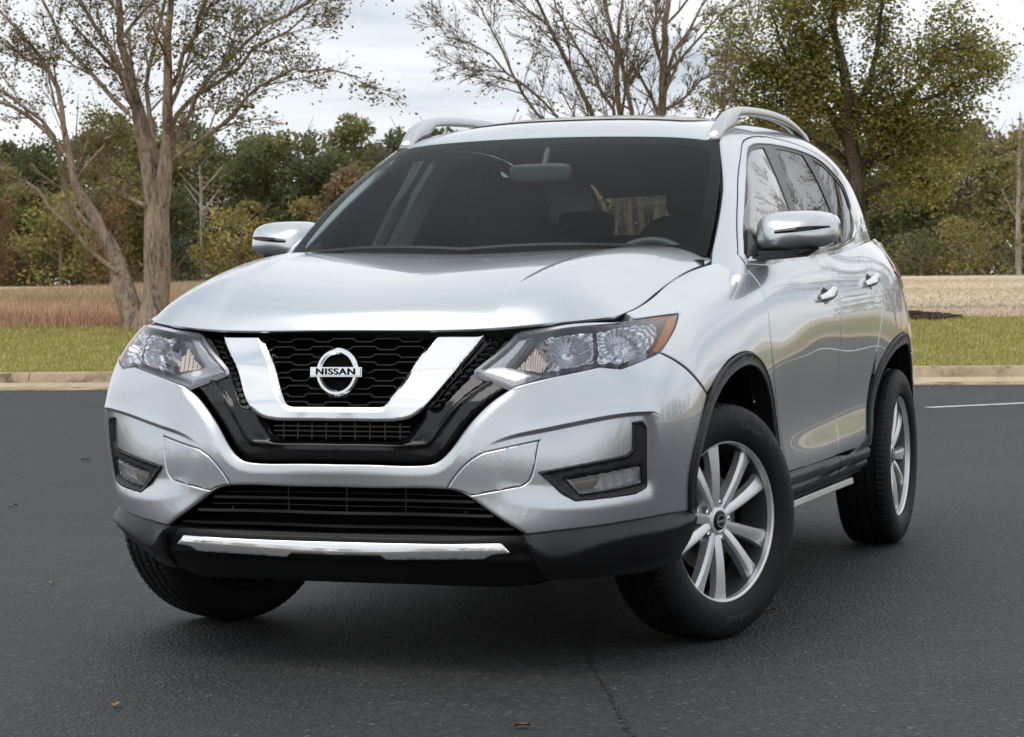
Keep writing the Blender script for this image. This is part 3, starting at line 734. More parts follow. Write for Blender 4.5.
# bare many-stemmed tree behind the car roof
t = Tree(9); B1 = (-6.84, 25.07, .50)
KW = dict(maxlev=3, spread=34, up=.04, leafn=4.5, kids=[12, 8, 6, 0]); t.sig = .09
for q, r_, t0 in [([(.14,-.1),(.2,1.34),(.27,2.81),(.29,3.48),(.33,4.07),(.37,4.89),(.42,5.98)], [0.109, 0.088, 0.068, 0.058, 0.041, 0.027, 0.014], .45),
              ([(-.07,-.1),(-.18,1.48),(-.29,2.81),(-.31,3.53),(-.42,4.21),(-.56,5.03),(-.75,5.98)], [0.088, 0.068, 0.051, 0.044, 0.034, 0.024, 0.010], .45),
              ([(0,0),(-.04,1.61),(-.14,2.81),(-.25,3.48),(-.31,4.21),(-.07,5.16)], [0.068, 0.051, 0.037, 0.034, 0.020, 0.010], .45),
              ([(-.2,0),(-.45,1.89),(-.68,2.81),(-1.05,3.58),(-1.3,4.14),(-1.57,4.75),(-1.91,5.57)], [0.068, 0.054, 0.041, 0.034, 0.027, 0.017, 0.008], .35),
              ([(-.07,0),(-.27,2.16),(-.48,3.05),(-.83,3.66),(-1.16,4.28),(-1.37,4.89)], [0.054, 0.041, 0.031, 0.024, 0.017, 0.007], .35),
              ([(-.27,.04),(-.75,2.02),(-1.15,2.81),(-1.71,3.36),(-2.12,3.66),(-2.66,3.93)], [0.054, 0.041, 0.031, 0.020, 0.015, 0.007], .3),
              ([(-.2,.3),(-.9,2.2),(-1.6,3.1),(-2.0,3.9),(-2.4,4.6)], [0.048, 0.034, 0.024, 0.017, 0.007], .3),
              ([(.1,.5),(.6,2.2),(1.1,3.0),(1.4,3.7),(1.6,4.6)], [0.041, 0.031, 0.020, 0.014, 0.007], .3),
              ([(.27,2.81),(.48,3.05),(.75,3.25),(1.05,3.47),(1.37,3.59)], [0.027, 0.020, 0.014, 0.007], .1), ([(.31,3.32),(.48,3.73),(.68,4.07),(.92,4.48),(1.16,5.03)], [0.031, 0.024, 0.014, 0.007], .1),
              ([(.29,3.53),(.2,3.93),(.26,4.34),(.2,5.16)], [0.027, 0.020, 0.010], .1)]:
    t.stem(limb(B1, q, t.rng), r_, t0=t0, lnf=.6, **KW)
t.finish('bare_tree', 'bare grey brown tree of many upright stems rising behind the car roof', 'tree', m_grey, B1, .052, [(.18, .16, .05), (.14, .13, .045), (.22, .17, .07)])

# one more of the kind stands just right of the picture and mirrors in the rear door glass
def copy_tree(src, loc, rz, label):
    r = src.copy(); COL.objects.link(r); r.location = loc; r.rotation_euler[2] = rz; r['label'] = label
    for ch in src.children: c = ch.copy(); COL.objects.link(c); c.parent = r
    return r
copy_tree([o for o in COL.objects if o.name == 'bare_tree'][0], (4.6, 27.5, .50), 1.9, 'bare many stemmed tree on the lawn beyond the right edge')
copy_tree([o for o in COL.objects if o.name == 'bare_tree'][0], (1.95, 22.2, .40), .7, 'slim bare tree close to the kerb beyond the right edge').scale = (.5, .5, .9)

# leafy oak, right
t = Tree(21); B2 = (-5.32, 32.53, .45)
KW = dict(maxlev=3, spread=46, up=.01, leafn=78, kids=[11, 7, 5, 0]); t.sig = .18
for q, r_, t0 in [([(-.03,-.1),(-.02,.9),(-.07,1.66),(-.1,2.27),(-.2,2.82),(-.28,3.4),(-.4,4.14),(-.5,4.97),(-.53,6.13)], [.19,.165,.15,.13,.11,.09,.06,.04,.015], .36),
              ([(-.07,1.99),(.1,2.65),(.38,3.15),(.79,3.64),(1.21,4.22),(1.62,4.8)], [.09,.075,.06,.045,.03,.012], .2),
              ([(-.1,2.27),(-.28,2.9),(-.61,3.4),(-1.03,3.89),(-1.36,4.39),(-1.61,4.97)], [.09,.075,.06,.045,.03,.012], .2),
              ([(-.2,2.82),(-.03,3.4),(.17,3.97),(.3,4.64),(.46,5.63)], [.08,.06,.045,.03,.012], .2),
              ([(-.08,2.15),(.3,2.65),(.88,3.06),(1.46,3.23),(2.04,3.48)], [.07,.055,.04,.025,.01], .2),
              ([(-.17,2.48),(-.61,2.82),(-1.19,3.06),(-1.77,3.4),(-2.19,3.64)], [.07,.055,.04,.025,.01], .2),
              ([(-.28,3.4),(-.61,3.97),(-.94,4.55),(-1.11,5.3)], [.06,.045,.03,.01], .2),
              ([(-.1,2.0),(-.5,2.3),(-1.0,2.35),(-1.4,2.5)], [.05,.04,.025,.01], .2), ([(-.07,1.9),(.45,2.2),(.9,2.25),(1.3,2.1)], [.05,.04,.025,.01], .2),
              ([(.3,2.6),(.9,2.7),(1.5,2.75),(2.1,2.75)], [.05,.04,.025,.01], .2), ([(.6,3.4),(1.2,3.6),(1.8,3.9),(2.2,4.2)], [.05,.04,.025,.01], .2), ([(-.6,3.4),(-1.3,3.8),(-1.9,4.2),(-2.3,4.6)], [.05,.04,.025,.01], .2)]:
    t.stem(limb(B2, q, t.rng), r_, t0=t0, lnf=.62, **KW)
t.finish('oak_tree', 'leafy olive green oak with dark trunk rising above the rear of the car', 'tree', m_oak, B2, .066,
         [(0.260, 0.267, 0.078), (0.208, 0.221, 0.065), (0.325, 0.305, 0.091), (0.169, 0.182, 0.058), (0.377, 0.312, 0.098)])

# ------------------------------------------------------------ the wood beyond the field
def wood_tree(rs, base, H, W, pal, nleaf, size, kind='round'):
    """trunk tube + leaf cloud arrays of one woodland tree"""
    x, y, z = base; nc = rs.randint(20, 34); c = []
    for i in range(nc):
        h = rs.uniform(.05, .93); w = W*.5*(math.sin(math.pi*min(1, .22+.70*h))**.7 if kind == 'round' else (1.02-h)*1.1)
        q = rs.rand()*6.283; rr = math.sqrt(rs.rand())*w; c.append((x+rr*math.cos(q), y+rr*math.sin(q), z+h*H, w*rs.uniform(.20, .46)+.34, rs.uniform(.80, 1.2)))
    c = np.array(c); k = rs.randint(0, nc, nleaf); d = rs.randn(nleaf, 3); d /= np.linalg.norm(d, axis=1, keepdims=True)
    P = c[k, :3]+d*(rs.rand(nleaf, 1)**.45)*c[k, 3:4]*[1, 1, .8]
    pal = np.array(pal); C = pal[rs.randint(0, len(pal), nleaf)]*c[k, 4:5]*(.7+.6*rs.rand(nleaf, 1))
    ok = P[:, 2] > z+.1
    return P[ok], C[ok]
OL = [(0.250, 0.243, 0.088), (0.216, 0.216, 0.081), (0.284, 0.257, 0.095)]; DK = [(0.142, 0.162, 0.074), (0.162, 0.176, 0.081), (0.135, 0.149, 0.068)]
YE = [(0.365, 0.297, 0.101), (0.324, 0.277, 0.101), (0.378, 0.304, 0.115)]; BR = [(0.284, 0.209, 0.115), (0.257, 0.196, 0.115), (0.311, 0.223, 0.121)]; GY = [(0.270, 0.236, 0.169), (0.243, 0.209, 0.149)]
def woods(name, spots, nleaf, size, label, seed):
    rs = np.random.RandomState(seed); Ps = []; Cs = []; mb_ = MB(); rng = random.Random(seed)
    for (x, y, z, H, W, pal, kd) in spots:
        P, C = wood_tree(rs, (x, y, z), H, W, pal, nleaf, size, kd); Ps.append(P); Cs.append(C)
        top = (x+rng.gauss(0, .3), y, z+H*.85); mb_.tube([(x, y, z-.2), (x+rng.gauss(0, .15), y, z+H*.4), top], [.13+.1*rng.random(), .1, .03], 5)
        for _ in range(5):
            h = rng.uniform(.25, .75); q = rng.random()*6.28
            mb_.tube([(x, y, z+H*h), (x+math.cos(q)*W*.22, y+math.sin(q)*W*.22, z+H*(h+.14)), (x+math.cos(q)*W*.4, y+math.sin(q)*W*.4, z+H*(h+.3))], [.05, .035, .012], 4)
    P = np.concatenate(Ps); C = np.concatenate(Cs); V, F, CC = leaves_mesh(P, size, C, rs, .8)
    WV = np.array(mb_.V); k = len(V); CW = np.tile(np.array([.26, .23, .19]), (len(WV), 1))
    F = F.tolist()+[tuple(i+k for i in f) for f in mb_.F]
    o = mesh_obj(name, np.concatenate([V, WV]), F, m_leaf, cols=np.concatenate([CC, CW]), smooth=False)
    return tag(o, label, 'wood', kind='stuff')
rw = np.random.RandomState(77); spots = []
def spot(a, b, H, W, pal, kd='round'): x, y = ab(a, b); return (float(x), float(y), float(ground_z(a, b))-.1, H, W, pal, kd)
pals = [OL, OL, DK, OL, GY, OL, YE, DK, BR]
# view spans roughly a = -60 .. +1 at b = 110
for row, b0 in enumerate((108, 114, 121, 129)):
    a = -66.
    while a < 14:
        f_ = (a+66)/80; H = (9.0 if row else 6.0)+rw.uniform(-1.2, 1.2)+row*.2
        if -44 < a < -30: H += .6
        kd = 'round'
        spots.append(spot(a+rw.uniform(-1, 1), b0+rw.uniform(-2, 2), H+(1.5 if kd == 'spire' else 0), rw.uniform(3.8, 6.2) if row else rw.uniform(3, 4.5), pals[rw.randint(len(pals))], kd))
        a += rw.uniform(1.9, 3.0) if row else rw.uniform(3.2, 5.)
woods('woods', spots, 4200, .27, 'mixed autumn wood closing the field behind the car', 3)
spots = []
for row, b0 in enumerate((109, 119)):
    a = 15.
    while a < 62: spots.append(spot(a, b0+rw.uniform(-2, 2), rw.uniform(7, 10), rw.uniform(4.5, 7), pals[rw.randint(len(pals))])); a += rw.uniform(2.6, 4)
woods('woods', spots, 700, .42, 'the same wood carrying on to the right', 13)
# low scrub along the foot of the wood
spots = []
a = -66.
while a < 14:
    spots.append(spot(a, 104+rw.uniform(-1.5, 2), rw.uniform(1.2, 2.6), rw.uniform(2, 3.6), [OL, DK, DK, YE, BR][rw.randint(5)])); a += rw.uniform(1.3, 2.4)
woods('scrub', spots, 420, .2, 'low dark scrub along the foot of the wood', 4)
# woods round the other sides of the car park (they mirror in the paint and the glass)
spots = []
for k in range(46):
    x = 52+rw.uniform(0, 16); y = -70+k*3.4+rw.uniform(-1, 1); spots.append((x, y, -.1, rw.uniform(6.5, 10.5), rw.uniform(4, 7), pals[rw.randint(len(pals))], 'round'))
for k in range(40):
    x = -75+k*3.4+rw.uniform(-1, 1); y = -72-rw.uniform(0, 12); spots.append((x, y, -.1, rw.uniform(6.5, 10.5), rw.uniform(4, 7), pals[rw.randint(len(pals))], 'round'))
for k in range(30):
    x = -95-rw.uniform(0, 12); y = -70+k*4+rw.uniform(-1, 1); spots.append((x, y, -.1, rw.uniform(6.5, 10.5), rw.uniform(4, 7), pals[rw.randint(len(pals))], 'round'))
woods('woods', spots, 600, .45, 'wood along the other sides of the car park', 6)

# trees at the edge of the wood one can tell apart
def edge_tree(name, label, cat, a, b, H, W, pal, nleaf, size, trunk=(.13, .1, .08), bark=None, kd='round', seed=1, trunk_h=.85, r0=.12):
    rs = np.random.RandomState(seed); x, y, z, *_ = spot(a, b, H, W, pal)
    root = empty(name, (x, y, z)); tag(root, label, cat); mb_ = MB(); rng = random.Random(seed)
    mb_.tube([(0, 0, 0), (rng.gauss(0, .1), 0, H*.4), (rng.gauss(0, .25), 0, H*trunk_h)], [r0, r0*.75, .03], 7)
    for _ in range(9):
        h = rng.uniform(.3, .8)*trunk_h; q = rng.random()*6.28
        mb_.tube([(0, 0, H*h), (math.cos(q)*W*.22, math.sin(q)*W*.22, H*(h+.12)), (math.cos(q)*W*.4, math.sin(q)*W*.4, H*(h+.22))], [.045, .03, .01], 4)
    mb_.build('trunk', bark or m_grey, root, angle=80)
    P, C = wood_tree(rs, (0, 0, 0), H, W, pal, nleaf, size, kd); V, F, CC = leaves_mesh(P, size, C, rs, .8); mesh_obj('crown', V, F, m_leaf, root, cols=CC, smooth=False)
    return root
m_pale = bark_mat('pale bark', (.20, .18, .16), (.42, .39, .36), 3)
def a_at(px, b):
    """distance along the kerb of what stands b metres beyond it in the direction seen at column px"""
    r, u, f = cam_basis(); d = (f+r*(px-512)/FPX)[:2]; o = np.array(CAM[:2])-K0
    t_ = (b-o@KB)/(d@KB); return float((o+d*t_)@KA)
edge_tree('bush', 'rounded yellow olive bush at the foot of the wood, right of the oak trunk', 'bush', a_at(966, 100), 100, 3.0, 3.4, YE+OL, 1500, .2, seed=2, trunk_h=.6)
edge_tree('bush', 'low dark green bush just beside the rear edge of the car', 'bush', a_at(922, 101), 101, 2.3, 3.6, DK, 1300, .2, seed=3, trunk_h=.6)
edge_tree('birch_tree', 'slim pale barked tree at the far right edge of the picture', 'tree', a_at(1019, 98), 98, 8.2, 3.0, GY+OL, 700, .22, bark=m_pale, seed=4, trunk_h=1., r0=.16)
edge_tree('maple_tree', 'small tree with red autumn leaves at the far left edge', 'tree', a_at(2, 103), 103, 5.6, 2.6, [(.28, .13, .085), (.25, .14, .085), (.22, .13, .08)], 1100, .22, seed=5)
edge_tree('autumn_tree', 'yellow green leafy tree standing left of the birch trunks', 'tree', a_at(62, 102), 102, 5.4, 4.2, YE+OL, 2400, .23, seed=6)
edge_tree('autumn_tree', 'orange brown tree glimpsed between the birch trunks', 'tree', a_at(112, 101), 101, 4.8, 2.4, [(.26, .17, .075), (.24, .165, .08), (.22, .16, .07)], 1300, .22, seed=7)
edge_tree('autumn_tree', 'mustard yellow low tree beside the far door mirror', 'tree', a_at(238, 102), 102, 4.4, 4.0, YE, 2000, .23, seed=8)
edge_tree('evergreen_bush', 'dark blue green bush right of the birch trunks', 'bush', a_at(177, 101), 101, 2.7, 1.9, [(.07, .10, .065), (.08, .11, .065)], 1100, .2, seed=9, trunk_h=.6)
edge_tree('bare_sapling', 'leafless grey sapling with thin upright trunk in front of the dark wood', 'tree', a_at(205, 102), 102, 6.5, 3.2, GY, 350, .2, bark=m_pale, seed=10, trunk_h=1., r0=.1)

# fallen leaves on the asphalt
m_dead = mat('dead leaf', (.34, .15, .055), .7, vary=.4, vscale=60); m_dead2 = mat('pale dead leaf', (.36, .28, .18), .7, vary=.3, vscale=60)
def fallen(x, y, s, rz, m_, label):
    V = []; F = []
    for i in range(7):
        t_ = i/6; w = math.sin(math.pi*t_)**.8*.34; zc = .003+.004*math.sin(t_*3.0)
        V += [((t_-.5)*s, -w*s, zc+.006), ((t_-.5)*s, 0, zc), ((t_-.5)*s, w*s, zc+.003)]
    for i in range(6):
        for j in (0, 1): q = i*3+j; F.append((q, q+3, q+4, q+1))
    V.append((.5*s, .0, .003)); V.append((.75*s, .02*s, .004)); V.append((.75*s, .03*s, .005)); F.append((len(V)-3, len(V)-2, len(V)-1))
    o = mesh_obj('fallen_leaf', V, F, m_); o.location = (x, y, .002); o.rotation_euler[2] = rz
    return tag(o, label, 'leaf', 'fallen leaves on the asphalt')
fallen(-4.86, 6.17, .06, .4, m_dead, 'orange brown leaf on the asphalt farthest back, left of the car')
fallen(-3.63, 3.30, .055, 1.2, m_dead2, 'pale leaf on the asphalt at the left edge')
fallen(-.33, -1.62, .034, 2.1, m_dead, 'small orange leaf near the bottom left of the asphalt')
fallen(.774, -1.60, .038, .3, m_dead, 'flat orange leaf at the bottom of the asphalt in front of the bumper')
fallen(.87, .56, .036, .9, m_dead, 'small brown leaf on the asphalt beside the steered front tyre')
fallen(-1.82, .60, .036, 1.8, m_dead2, 'dull leaf on the asphalt between left edge and front wheel')

# ------------------------------------------------------------ the car
m_paint = mat('silver paint', (.57, .602, .635), .305, .78, coat=1., coat_rough=.006, coat_ior=1.92)
m_gloss = mat('gloss black', (.006, .006, .007), .09, spec=.45)
m_plast = mat('black plastic', (.022, .022, .024), .45, spec=.4, vary=.15, vscale=20, bump=.25, bscale=900)
m_mesh = mat('grille black', (.010, .010, .011), .25)
m_chin = mat('chin black', (.008, .008, .009), .5, spec=.3)
m_dark = mat('unlit void', (.004, .004, .004), .9, spec=.1)
m_chrome = mat('chrome', (.86, .87, .88), .07, 1.)
m_satin = mat('satin silver', (.62, .63, .64), .28, .9)
m_seal = mat('rubber seal', (.012, .012, .013), .55)
m_glassw = glass('windscreen glass', (.86, .95, .92), 1.52, 0., .32)
m_glassf = glass('door glass', (.90, .96, .94), 1.6, 0., 1.6)
m_glassr = glass('privacy glass', (.05, .055, .06), 1.52, 0., .85)
m_lens = glass('lamp lens', (.94, .955, .985), 1.5, 0., 1.3)
m_amber = mat('amber lens', (.95, .24, .02), .25)
m_red = mat('red lens', (.30, .012, .02), .10, coat=1.)
m_refl = mat('lamp reflector', (.86, .88, .92), .22, .70)
m_fogr = mat('fog lamp reflector', (.93, .93, .94), .25, .25)
m_bezel = mat('lamp housing', (.62, .64, .70), .34, .35)
m_drl = mat('light guide', (.66, .68, .72), .22, .25, coat=.6)
CARG = None
car = empty('suv', (0, 0, 0)); tag(car, 'silver compact SUV parked on the asphalt, front wheels steered to its right', 'car')
V0 = SK.V-.004
def yz(pts): return [(None, y, z) for y, z in pts]

BLACK_OUT = [(0,-.953,.584),(.13,-.951,.584),(.255,-.947,.5845),(.290,-.946,.591),(.315,-.944,.608),(.368,-.934,.678),(.420,-.915,.738),(.468,-.898,.778),(.497,-.887,.7945)]
HL_BOT = [(.497,-.887,.7945),(.60,-.838,.821),(.717,-.777,.848)]
HL_BOT2 = [(.717,-.777,.848),(.772,-.747,.842)]
HL_BOT3 = [(.772,-.747,.842),(.812,-.69,.860),(.846,-.621,.883)]
HL_OUT = [(.846,-.621,.883),(.851,-.537,.922),(.845,-.440,.963),(.831,-.376,.989)]
HL_TOP = [(.831,-.376,.989),(.801,-.472,.984),(.765,-.601,.977),(.667,-.764,.963),(.585,-.812,.953),(.494,-.846,.944)]
HL_IN = [(.494,-.846,.944),(.381,-.905,.836)]
HL_TIP = [(.381,-.905,.836),(.497,-.887,.7945)]
BUMP_FEN = [(.846,-.621,.883),(.868,-.586,.867),(.896,-.509,.827),(.913,-.372,.757)]
ARCH = [(-.500,.420),(-.530,.521),(-.503,.618),(-.420,.708),(-.300,.779),(-.152,.832),(0,.858),(.143,.856),(.268,.820),(.365,.755),(.445,.670),(.500,.590),(.545,.505),(.572,.446)]
SILV_LOW = [(.892,-.500,.428),(.864,-.609,.430),(.711,-.811,.411),(.627,-.870,.403),(.541,-.913,.394)]
LG_SIDE = [(.541,-.913,.394),(.462,-.934,.445),(.390,-.939,.493)]
LG_TOP = [(.390,-.939,.493),(.360,-.941,.507),(.318,-.943,.5135),(.16,-.945,.5135),(0,-.946,.5135)]
BEZEL = [[(.813,-.757,.694),(.836,-.739,.697)], [(.836,-.739,.697),(.843,-.729,.679)], [(.842,-.729,.679),(.836,-.707,.512)], [(.836,-.707,.512),(.811,-.735,.496)], [(.811,-.735,.496),(.671,-.850,.484)],
         [(.671,-.850,.484),(.640,-.868,.505)], [(.640,-.868,.505),(.581,-.895,.563)], [(.581,-.895,.563),(.690,-.843,.583),(.797,-.767,.603)], [(.797,-.767,.603),(.812,-.757,.618)], [(.812,-.757,.618),(.813,-.757,.694)]]
CREASE = [(.404,-.936,.620),(.465,-.921,.652),(.577,-.881,.681),(.685,-.828,.703),(.811,-.755,.722),(.852,-.714,.722)]
CREASE2 = [(.852,-.714,.722),(.862,-.705,.684),(.860,-.681,.558),(.848,-.667,.475)]
CR_LOW = [(.848,-.667,.475),(.70,-.83,.455),(.55,-.90,.468),(.45,-.93,.50),(.404,-.936,.620)]
arch_front = [p for p in ARCH[:5]]
af_u = [(None, y, z) for y, z in [(-.372,.757),(-.42,.708),(-.503,.618),(-.530,.521),(-.500,.428)]]

def rec(p):
    x = np.abs(p[:, 0]); z = p[:, 2]
    return .048*sm((z-.74)/.12)*sm((.64-x)/.22)*(.55+.45*sm(x/.4))
bl_uv = line_uv(SK, BLACK_OUT)
cr1_uv = line_uv(SK, CREASE); cr2_uv = line_uv(SK, CREASE2); cr_uv = np.concatenate([cr1_uv, cr2_uv]); crl_uv = line_uv(SK, CR_LOW)
cr_poly = np.concatenate([cr_uv, crl_uv])
tow_uv = line_uv(SK, [(.316,-.943,.515),(.368,-.941,.575),(.431,-.932,.619),(.500,-.91,.640),(.579,-.886,.653),(.572,-.897,.597),(.560,-.903,.544),(.539,-.91,.525),(.46,-.93,.508),(.388,-.939,.494)])
lgs_uv = line_uv(SK, LG_SIDE+LG_TOP[1:]); low_uv = line_uv(SK, SILV_LOW)
def bump_disp(q, p):
    x = p[:, 0]
    d = dline(q, bl_uv); o = -(.008+.010*sm((x-.26)/.10))*np.clip(1-d/.036, 0, 1)**1.7*sm((.535-x)/.07)
    ins = inside(cr_poly, q); dt = dline(q, cr1_uv); d2 = dline(q, cr2_uv); db = dline(q, crl_uv)
    o = o-np.where(ins, .016*np.minimum(sm(dt/.010), sm(d2/.030))*sm(db/.07)*sm((x-.42)/.20), 0)
    o = o+np.where(~ins, .004*np.clip(1-dt/.03, 0, 1)*sm((x-.45)/.2), 0)
    dl = dline(q, lgs_uv); o = o-.012*np.clip(1-dl/.012, 0, 1)**2
    return o
bez_uv = loop_uv(SK, BEZEL)
out_uv = loop_uv(SK, [[(0,-.946,.5135),(0,-.953,.584)], BLACK_OUT, HL_BOT, HL_BOT2, HL_BOT3, BUMP_FEN, af_u, SILV_LOW, LG_SIDE, LG_TOP])
off = lambda line, g: line  # ridges follow the feature lines themselves
ridge1 = cr_uv[3:-1]
tow_loop = loop_uv(SK, [[(.327,-.943,.5185),(.347,-.943,.549),(.371,-.941,.577),(.400,-.938,.602),(.433,-.932,.620)], [(.433,-.932,.620),(.579,-.886,.654)], [(.579,-.886,.654),(.569,-.897,.585)], [(.569,-.897,.585),(.561,-.903,.552),(.551,-.908,.536),(.535,-.912,.527)], [(.535,-.912,.527),(.395,-.939,.501)], [(.395,-.939,.501),(.362,-.941,.5135),(.327,-.943,.5185)]])
arr = panel_arrays(SK, out_uv, [bez_uv, tow_loop], [], h=.008, disp=bump_disp, depth=.03, gap=.0022, sym=True,
                   dense=[(bl_uv, (-.010, -.020, .010, .020), .010), (cr1_uv, (-.030, -.012, -.003, .0, .003, .0065, .010, .014), .006), (lgs_uv, (-.006, -.012, .006, .012), .012)])
fb = center('front_bumper', arr, m_paint, car)
both('tow_cover', panel_arrays(SK, tow_loop, h=.008, disp=bump_disp, depth=.02, gap=.0022, roll=.0012), m_paint, (fb, fb))

# fog lamps in their L-shaped black bezels
lens_uv = loop_uv(SK, [[(.653,-.863,.540),(.757,-.798,.556),(.826,-.73,.567)], [(.826,-.73,.567),(.827,-.718,.522)], [(.827,-.718,.522),(.763,-.787,.508),(.687,-.841,.500)], [(.687,-.841,.500),(.653,-.863,.540)]])
def bez_disp(q, p):
    dl = np.where(inside(lens_uv, q), 0, dline(q, lens_uv, True)); de = dline(q, bez_uv, True)
    return -.015-.014*(1-sm(dl/.014))+.010*sm(1-de/.008)
fog = both('fog_light', panel_arrays(SK, bez_uv, [lens_uv], h=.010, disp=bez_disp, depth=.02), m_plast, (car, car))
both('lens', panel_arrays(SK, lens_uv, h=.012, disp=lambda q, p: np.full(len(q), -.018), depth=.004), m_lens, fog)
def fogr(q, p):
    return -.024-.016*sm(dline(q, lens_uv, True)/.010)+.005*np.sin(p[:, 0]*260)*(p[:, 0] > .735)
both('reflector', panel_arrays(SK, shrink(lens_uv, -.003), h=.006, disp=fogr, depth=.004), m_fogr, fog)
sg = loop_uv(SK, [[(.665,-.86,.532),(.735,-.81,.543)], [(.735,-.81,.543),(.722,-.82,.515)], [(.722,-.82,.515),(.688,-.84,.510)], [(.688,-.84,.510),(.665,-.86,.532)]])
both('turn_signal', panel_arrays(SK, sg, h=.01, disp=lambda q, p: np.full(len(q), -.028), depth=.01), mat('smoked signal lens', (.48, .42, .34), .2, coat=.5), fog)

# gloss black V round the grille
C_OUT = [(0,-.951,.7035),(.10,-.949,.7035),(.185,-.944,.7045),(.222,-.941,.712),(.252,-.936,.730),(.275,-.931,.757),(.335,-.910,.846),(.400,-.868,.940)]
C_IN = [(.132,-.944,.742),(.146,-.943,.7465),(.158,-.941,.760),(.2135,-.922,.857),(.258,-.895,.931)]
C_INB = [(0,-.948,.742),(.132,-.944,.742)]
SLOT = [(.240,-.94,.722),(.222,-.942,.690),(.203,-.947,.664),(.180,-.949,.652),(.150,-.95,.649),(0,-.954,.648)]
sur_uv = loop_uv(SK, [[(0,-.955,.648),(0,-.953,.584)], BLACK_OUT, HL_TIP[::-1], HL_IN[::-1], [(.494,-.846,.944),(.45,-.86,.942),(.400,-.868,.940)], C_OUT[3:][::-1], SLOT])
co_uv = line_uv(SK, C_OUT); sl_uv = line_uv(SK, SLOT)
VENT = [[(.425,-.86,.942),(.460,-.853,.9425)], [(.460,-.853,.9425),(.302,-.932,.735)], [(.302,-.932,.735),(.275,-.934,.732)], [(.275,-.934,.732),(.425,-.86,.942)]]
vent_uv = loop_uv(SK, VENT)
v_ax = line_uv(SK, [(.4425,-.857,.942),(.288,-.933,.733)], .001); v_ln = np.linalg.norm(v_ax[-1]-v_ax[0]); v_d = (v_ax[-1]-v_ax[0])/v_ln
def sur_disp(q, p):
    o = -.020-.014*sm(1-dline(q, sl_uv)/.025)
    o = o-.016*inside(vent_uv, q)
    db = dline(q, bl_uv); o = o-.014*sm(1-db/.02)+.006*sm(1-np.abs(db-.062)/.012)
    return o
gs = center('grille', panel_arrays(SK, sur_uv, [], [vent_uv], h=.008, push=rec, disp=sur_disp, depth=.05, gap=.001, sym=True), m_gloss, car)
# chrome V
chr_uv = loop_uv(SK, [[(0,-.948,.742),(0,-.951,.7035)], C_OUT, [(.400,-.868,.940),(.258,-.895,.931)], C_IN[::-1], C_INB[::-1]])
ci_uv = np.concatenate([line_uv(SK, C_INB)[:-1], line_uv(SK, C_IN)])
def chr_disp(q, p):
    di = dline(q, ci_uv); do = dline(q, co_uv)
    top = np.clip((.945-p[:, 2])/.014, 0, 1)
    return .010-.008*np.clip(1-di/.015, 0, 1)-.0015*np.clip(1-do/.008, 0, 1)-.004*(1-top)
center('chrome_trim', panel_arrays(SK, chr_uv, [], ridge_off(ci_uv, .015, chr_uv), h=.0045, push=rec, disp=chr_disp, depth=.035, sym=True, roll=.0008), m_chrome, gs)
# upper mesh: rows of bars forming long hexagons
def on_skin(x, z, d):
    uv_ = SK.inv((x, None, z)) if x > 1e-6 else SK.inv((0, None, z))
    return uv_
class FrontTable:
    """quick (x, z) -> point and normal of the nose"""
    def __init__(s):
        s.x = np.linspace(0, .62, 32); s.z = np.linspace(.36, .95, 60)
        U = np.array([[SK.inv((x, None, z)) if True else 0 for z in s.z] for x in s.x]); s.U = U
        s.P_ = SK.P(U[..., 0].ravel(), U[..., 1].ravel()).reshape(32, 60, 3); s.N_ = SK.N(U[..., 0].ravel(), U[..., 1].ravel()).reshape(32, 60, 3)
    def __call__(s, x, z):
        ax = min(abs(x), .61); i = ax/s.x[1]; k = int(i); f = i-k; j = (z-s.z[0])/(s.z[1]-s.z[0]); m_ = int(max(0, min(58, j))); g = j-m_
        def bl(T): return (T[k, m_]*(1-f)*(1-g)+T[k+1, m_]*f*(1-g)+T[k, m_+1]*(1-f)*g+T[k+1, m_+1]*f*g)
        p, n_ = bl(s.P_).copy(), bl(s.N_).copy()
        p[1] += rec(p[None])[0]
        if x < 0: p[0] *= -1; n_[0] *= -1
        return p, n_
# nose points must not slip to the tail: search only the front of the skin
_G = SK.G; SK.G = _G.copy(); SK.G[250:] += 50; FT = FrontTable(); SK.G = _G
c_in = np.array([(p[0], p[2]) for p in C_IN])
def xin(z): return float(np.interp(z, c_in[1:, 1], c_in[1:, 0]))
gm = MB(); zs = np.linspace(.7525, .930, 9)
for r_i, z0 in enumerate(zs):
    xm = xin(max(z0, .758))+.004; P = []; U_ = []
    for x in np.linspace(-xm, xm, 90):
        ph = (x+ (r_i % 2)*.065)/.13; w = (ph % 1); tr = np.clip((abs(w-.5)-.18)/.07, 0, 1); dz = .0042*(2*tr-1)
        p, n_ = FT(x, z0+dz); P.append(p-n_*.022); U_.append(n_)
    gm.sweep(P, [(-.0021, -.016), (.0021, -.016), (.0034, .004), (.0012, .008), (-.0012, .008), (-.0034, .004)], U_)
gm.build('grille_mesh', m_mesh, gs, angle=30)
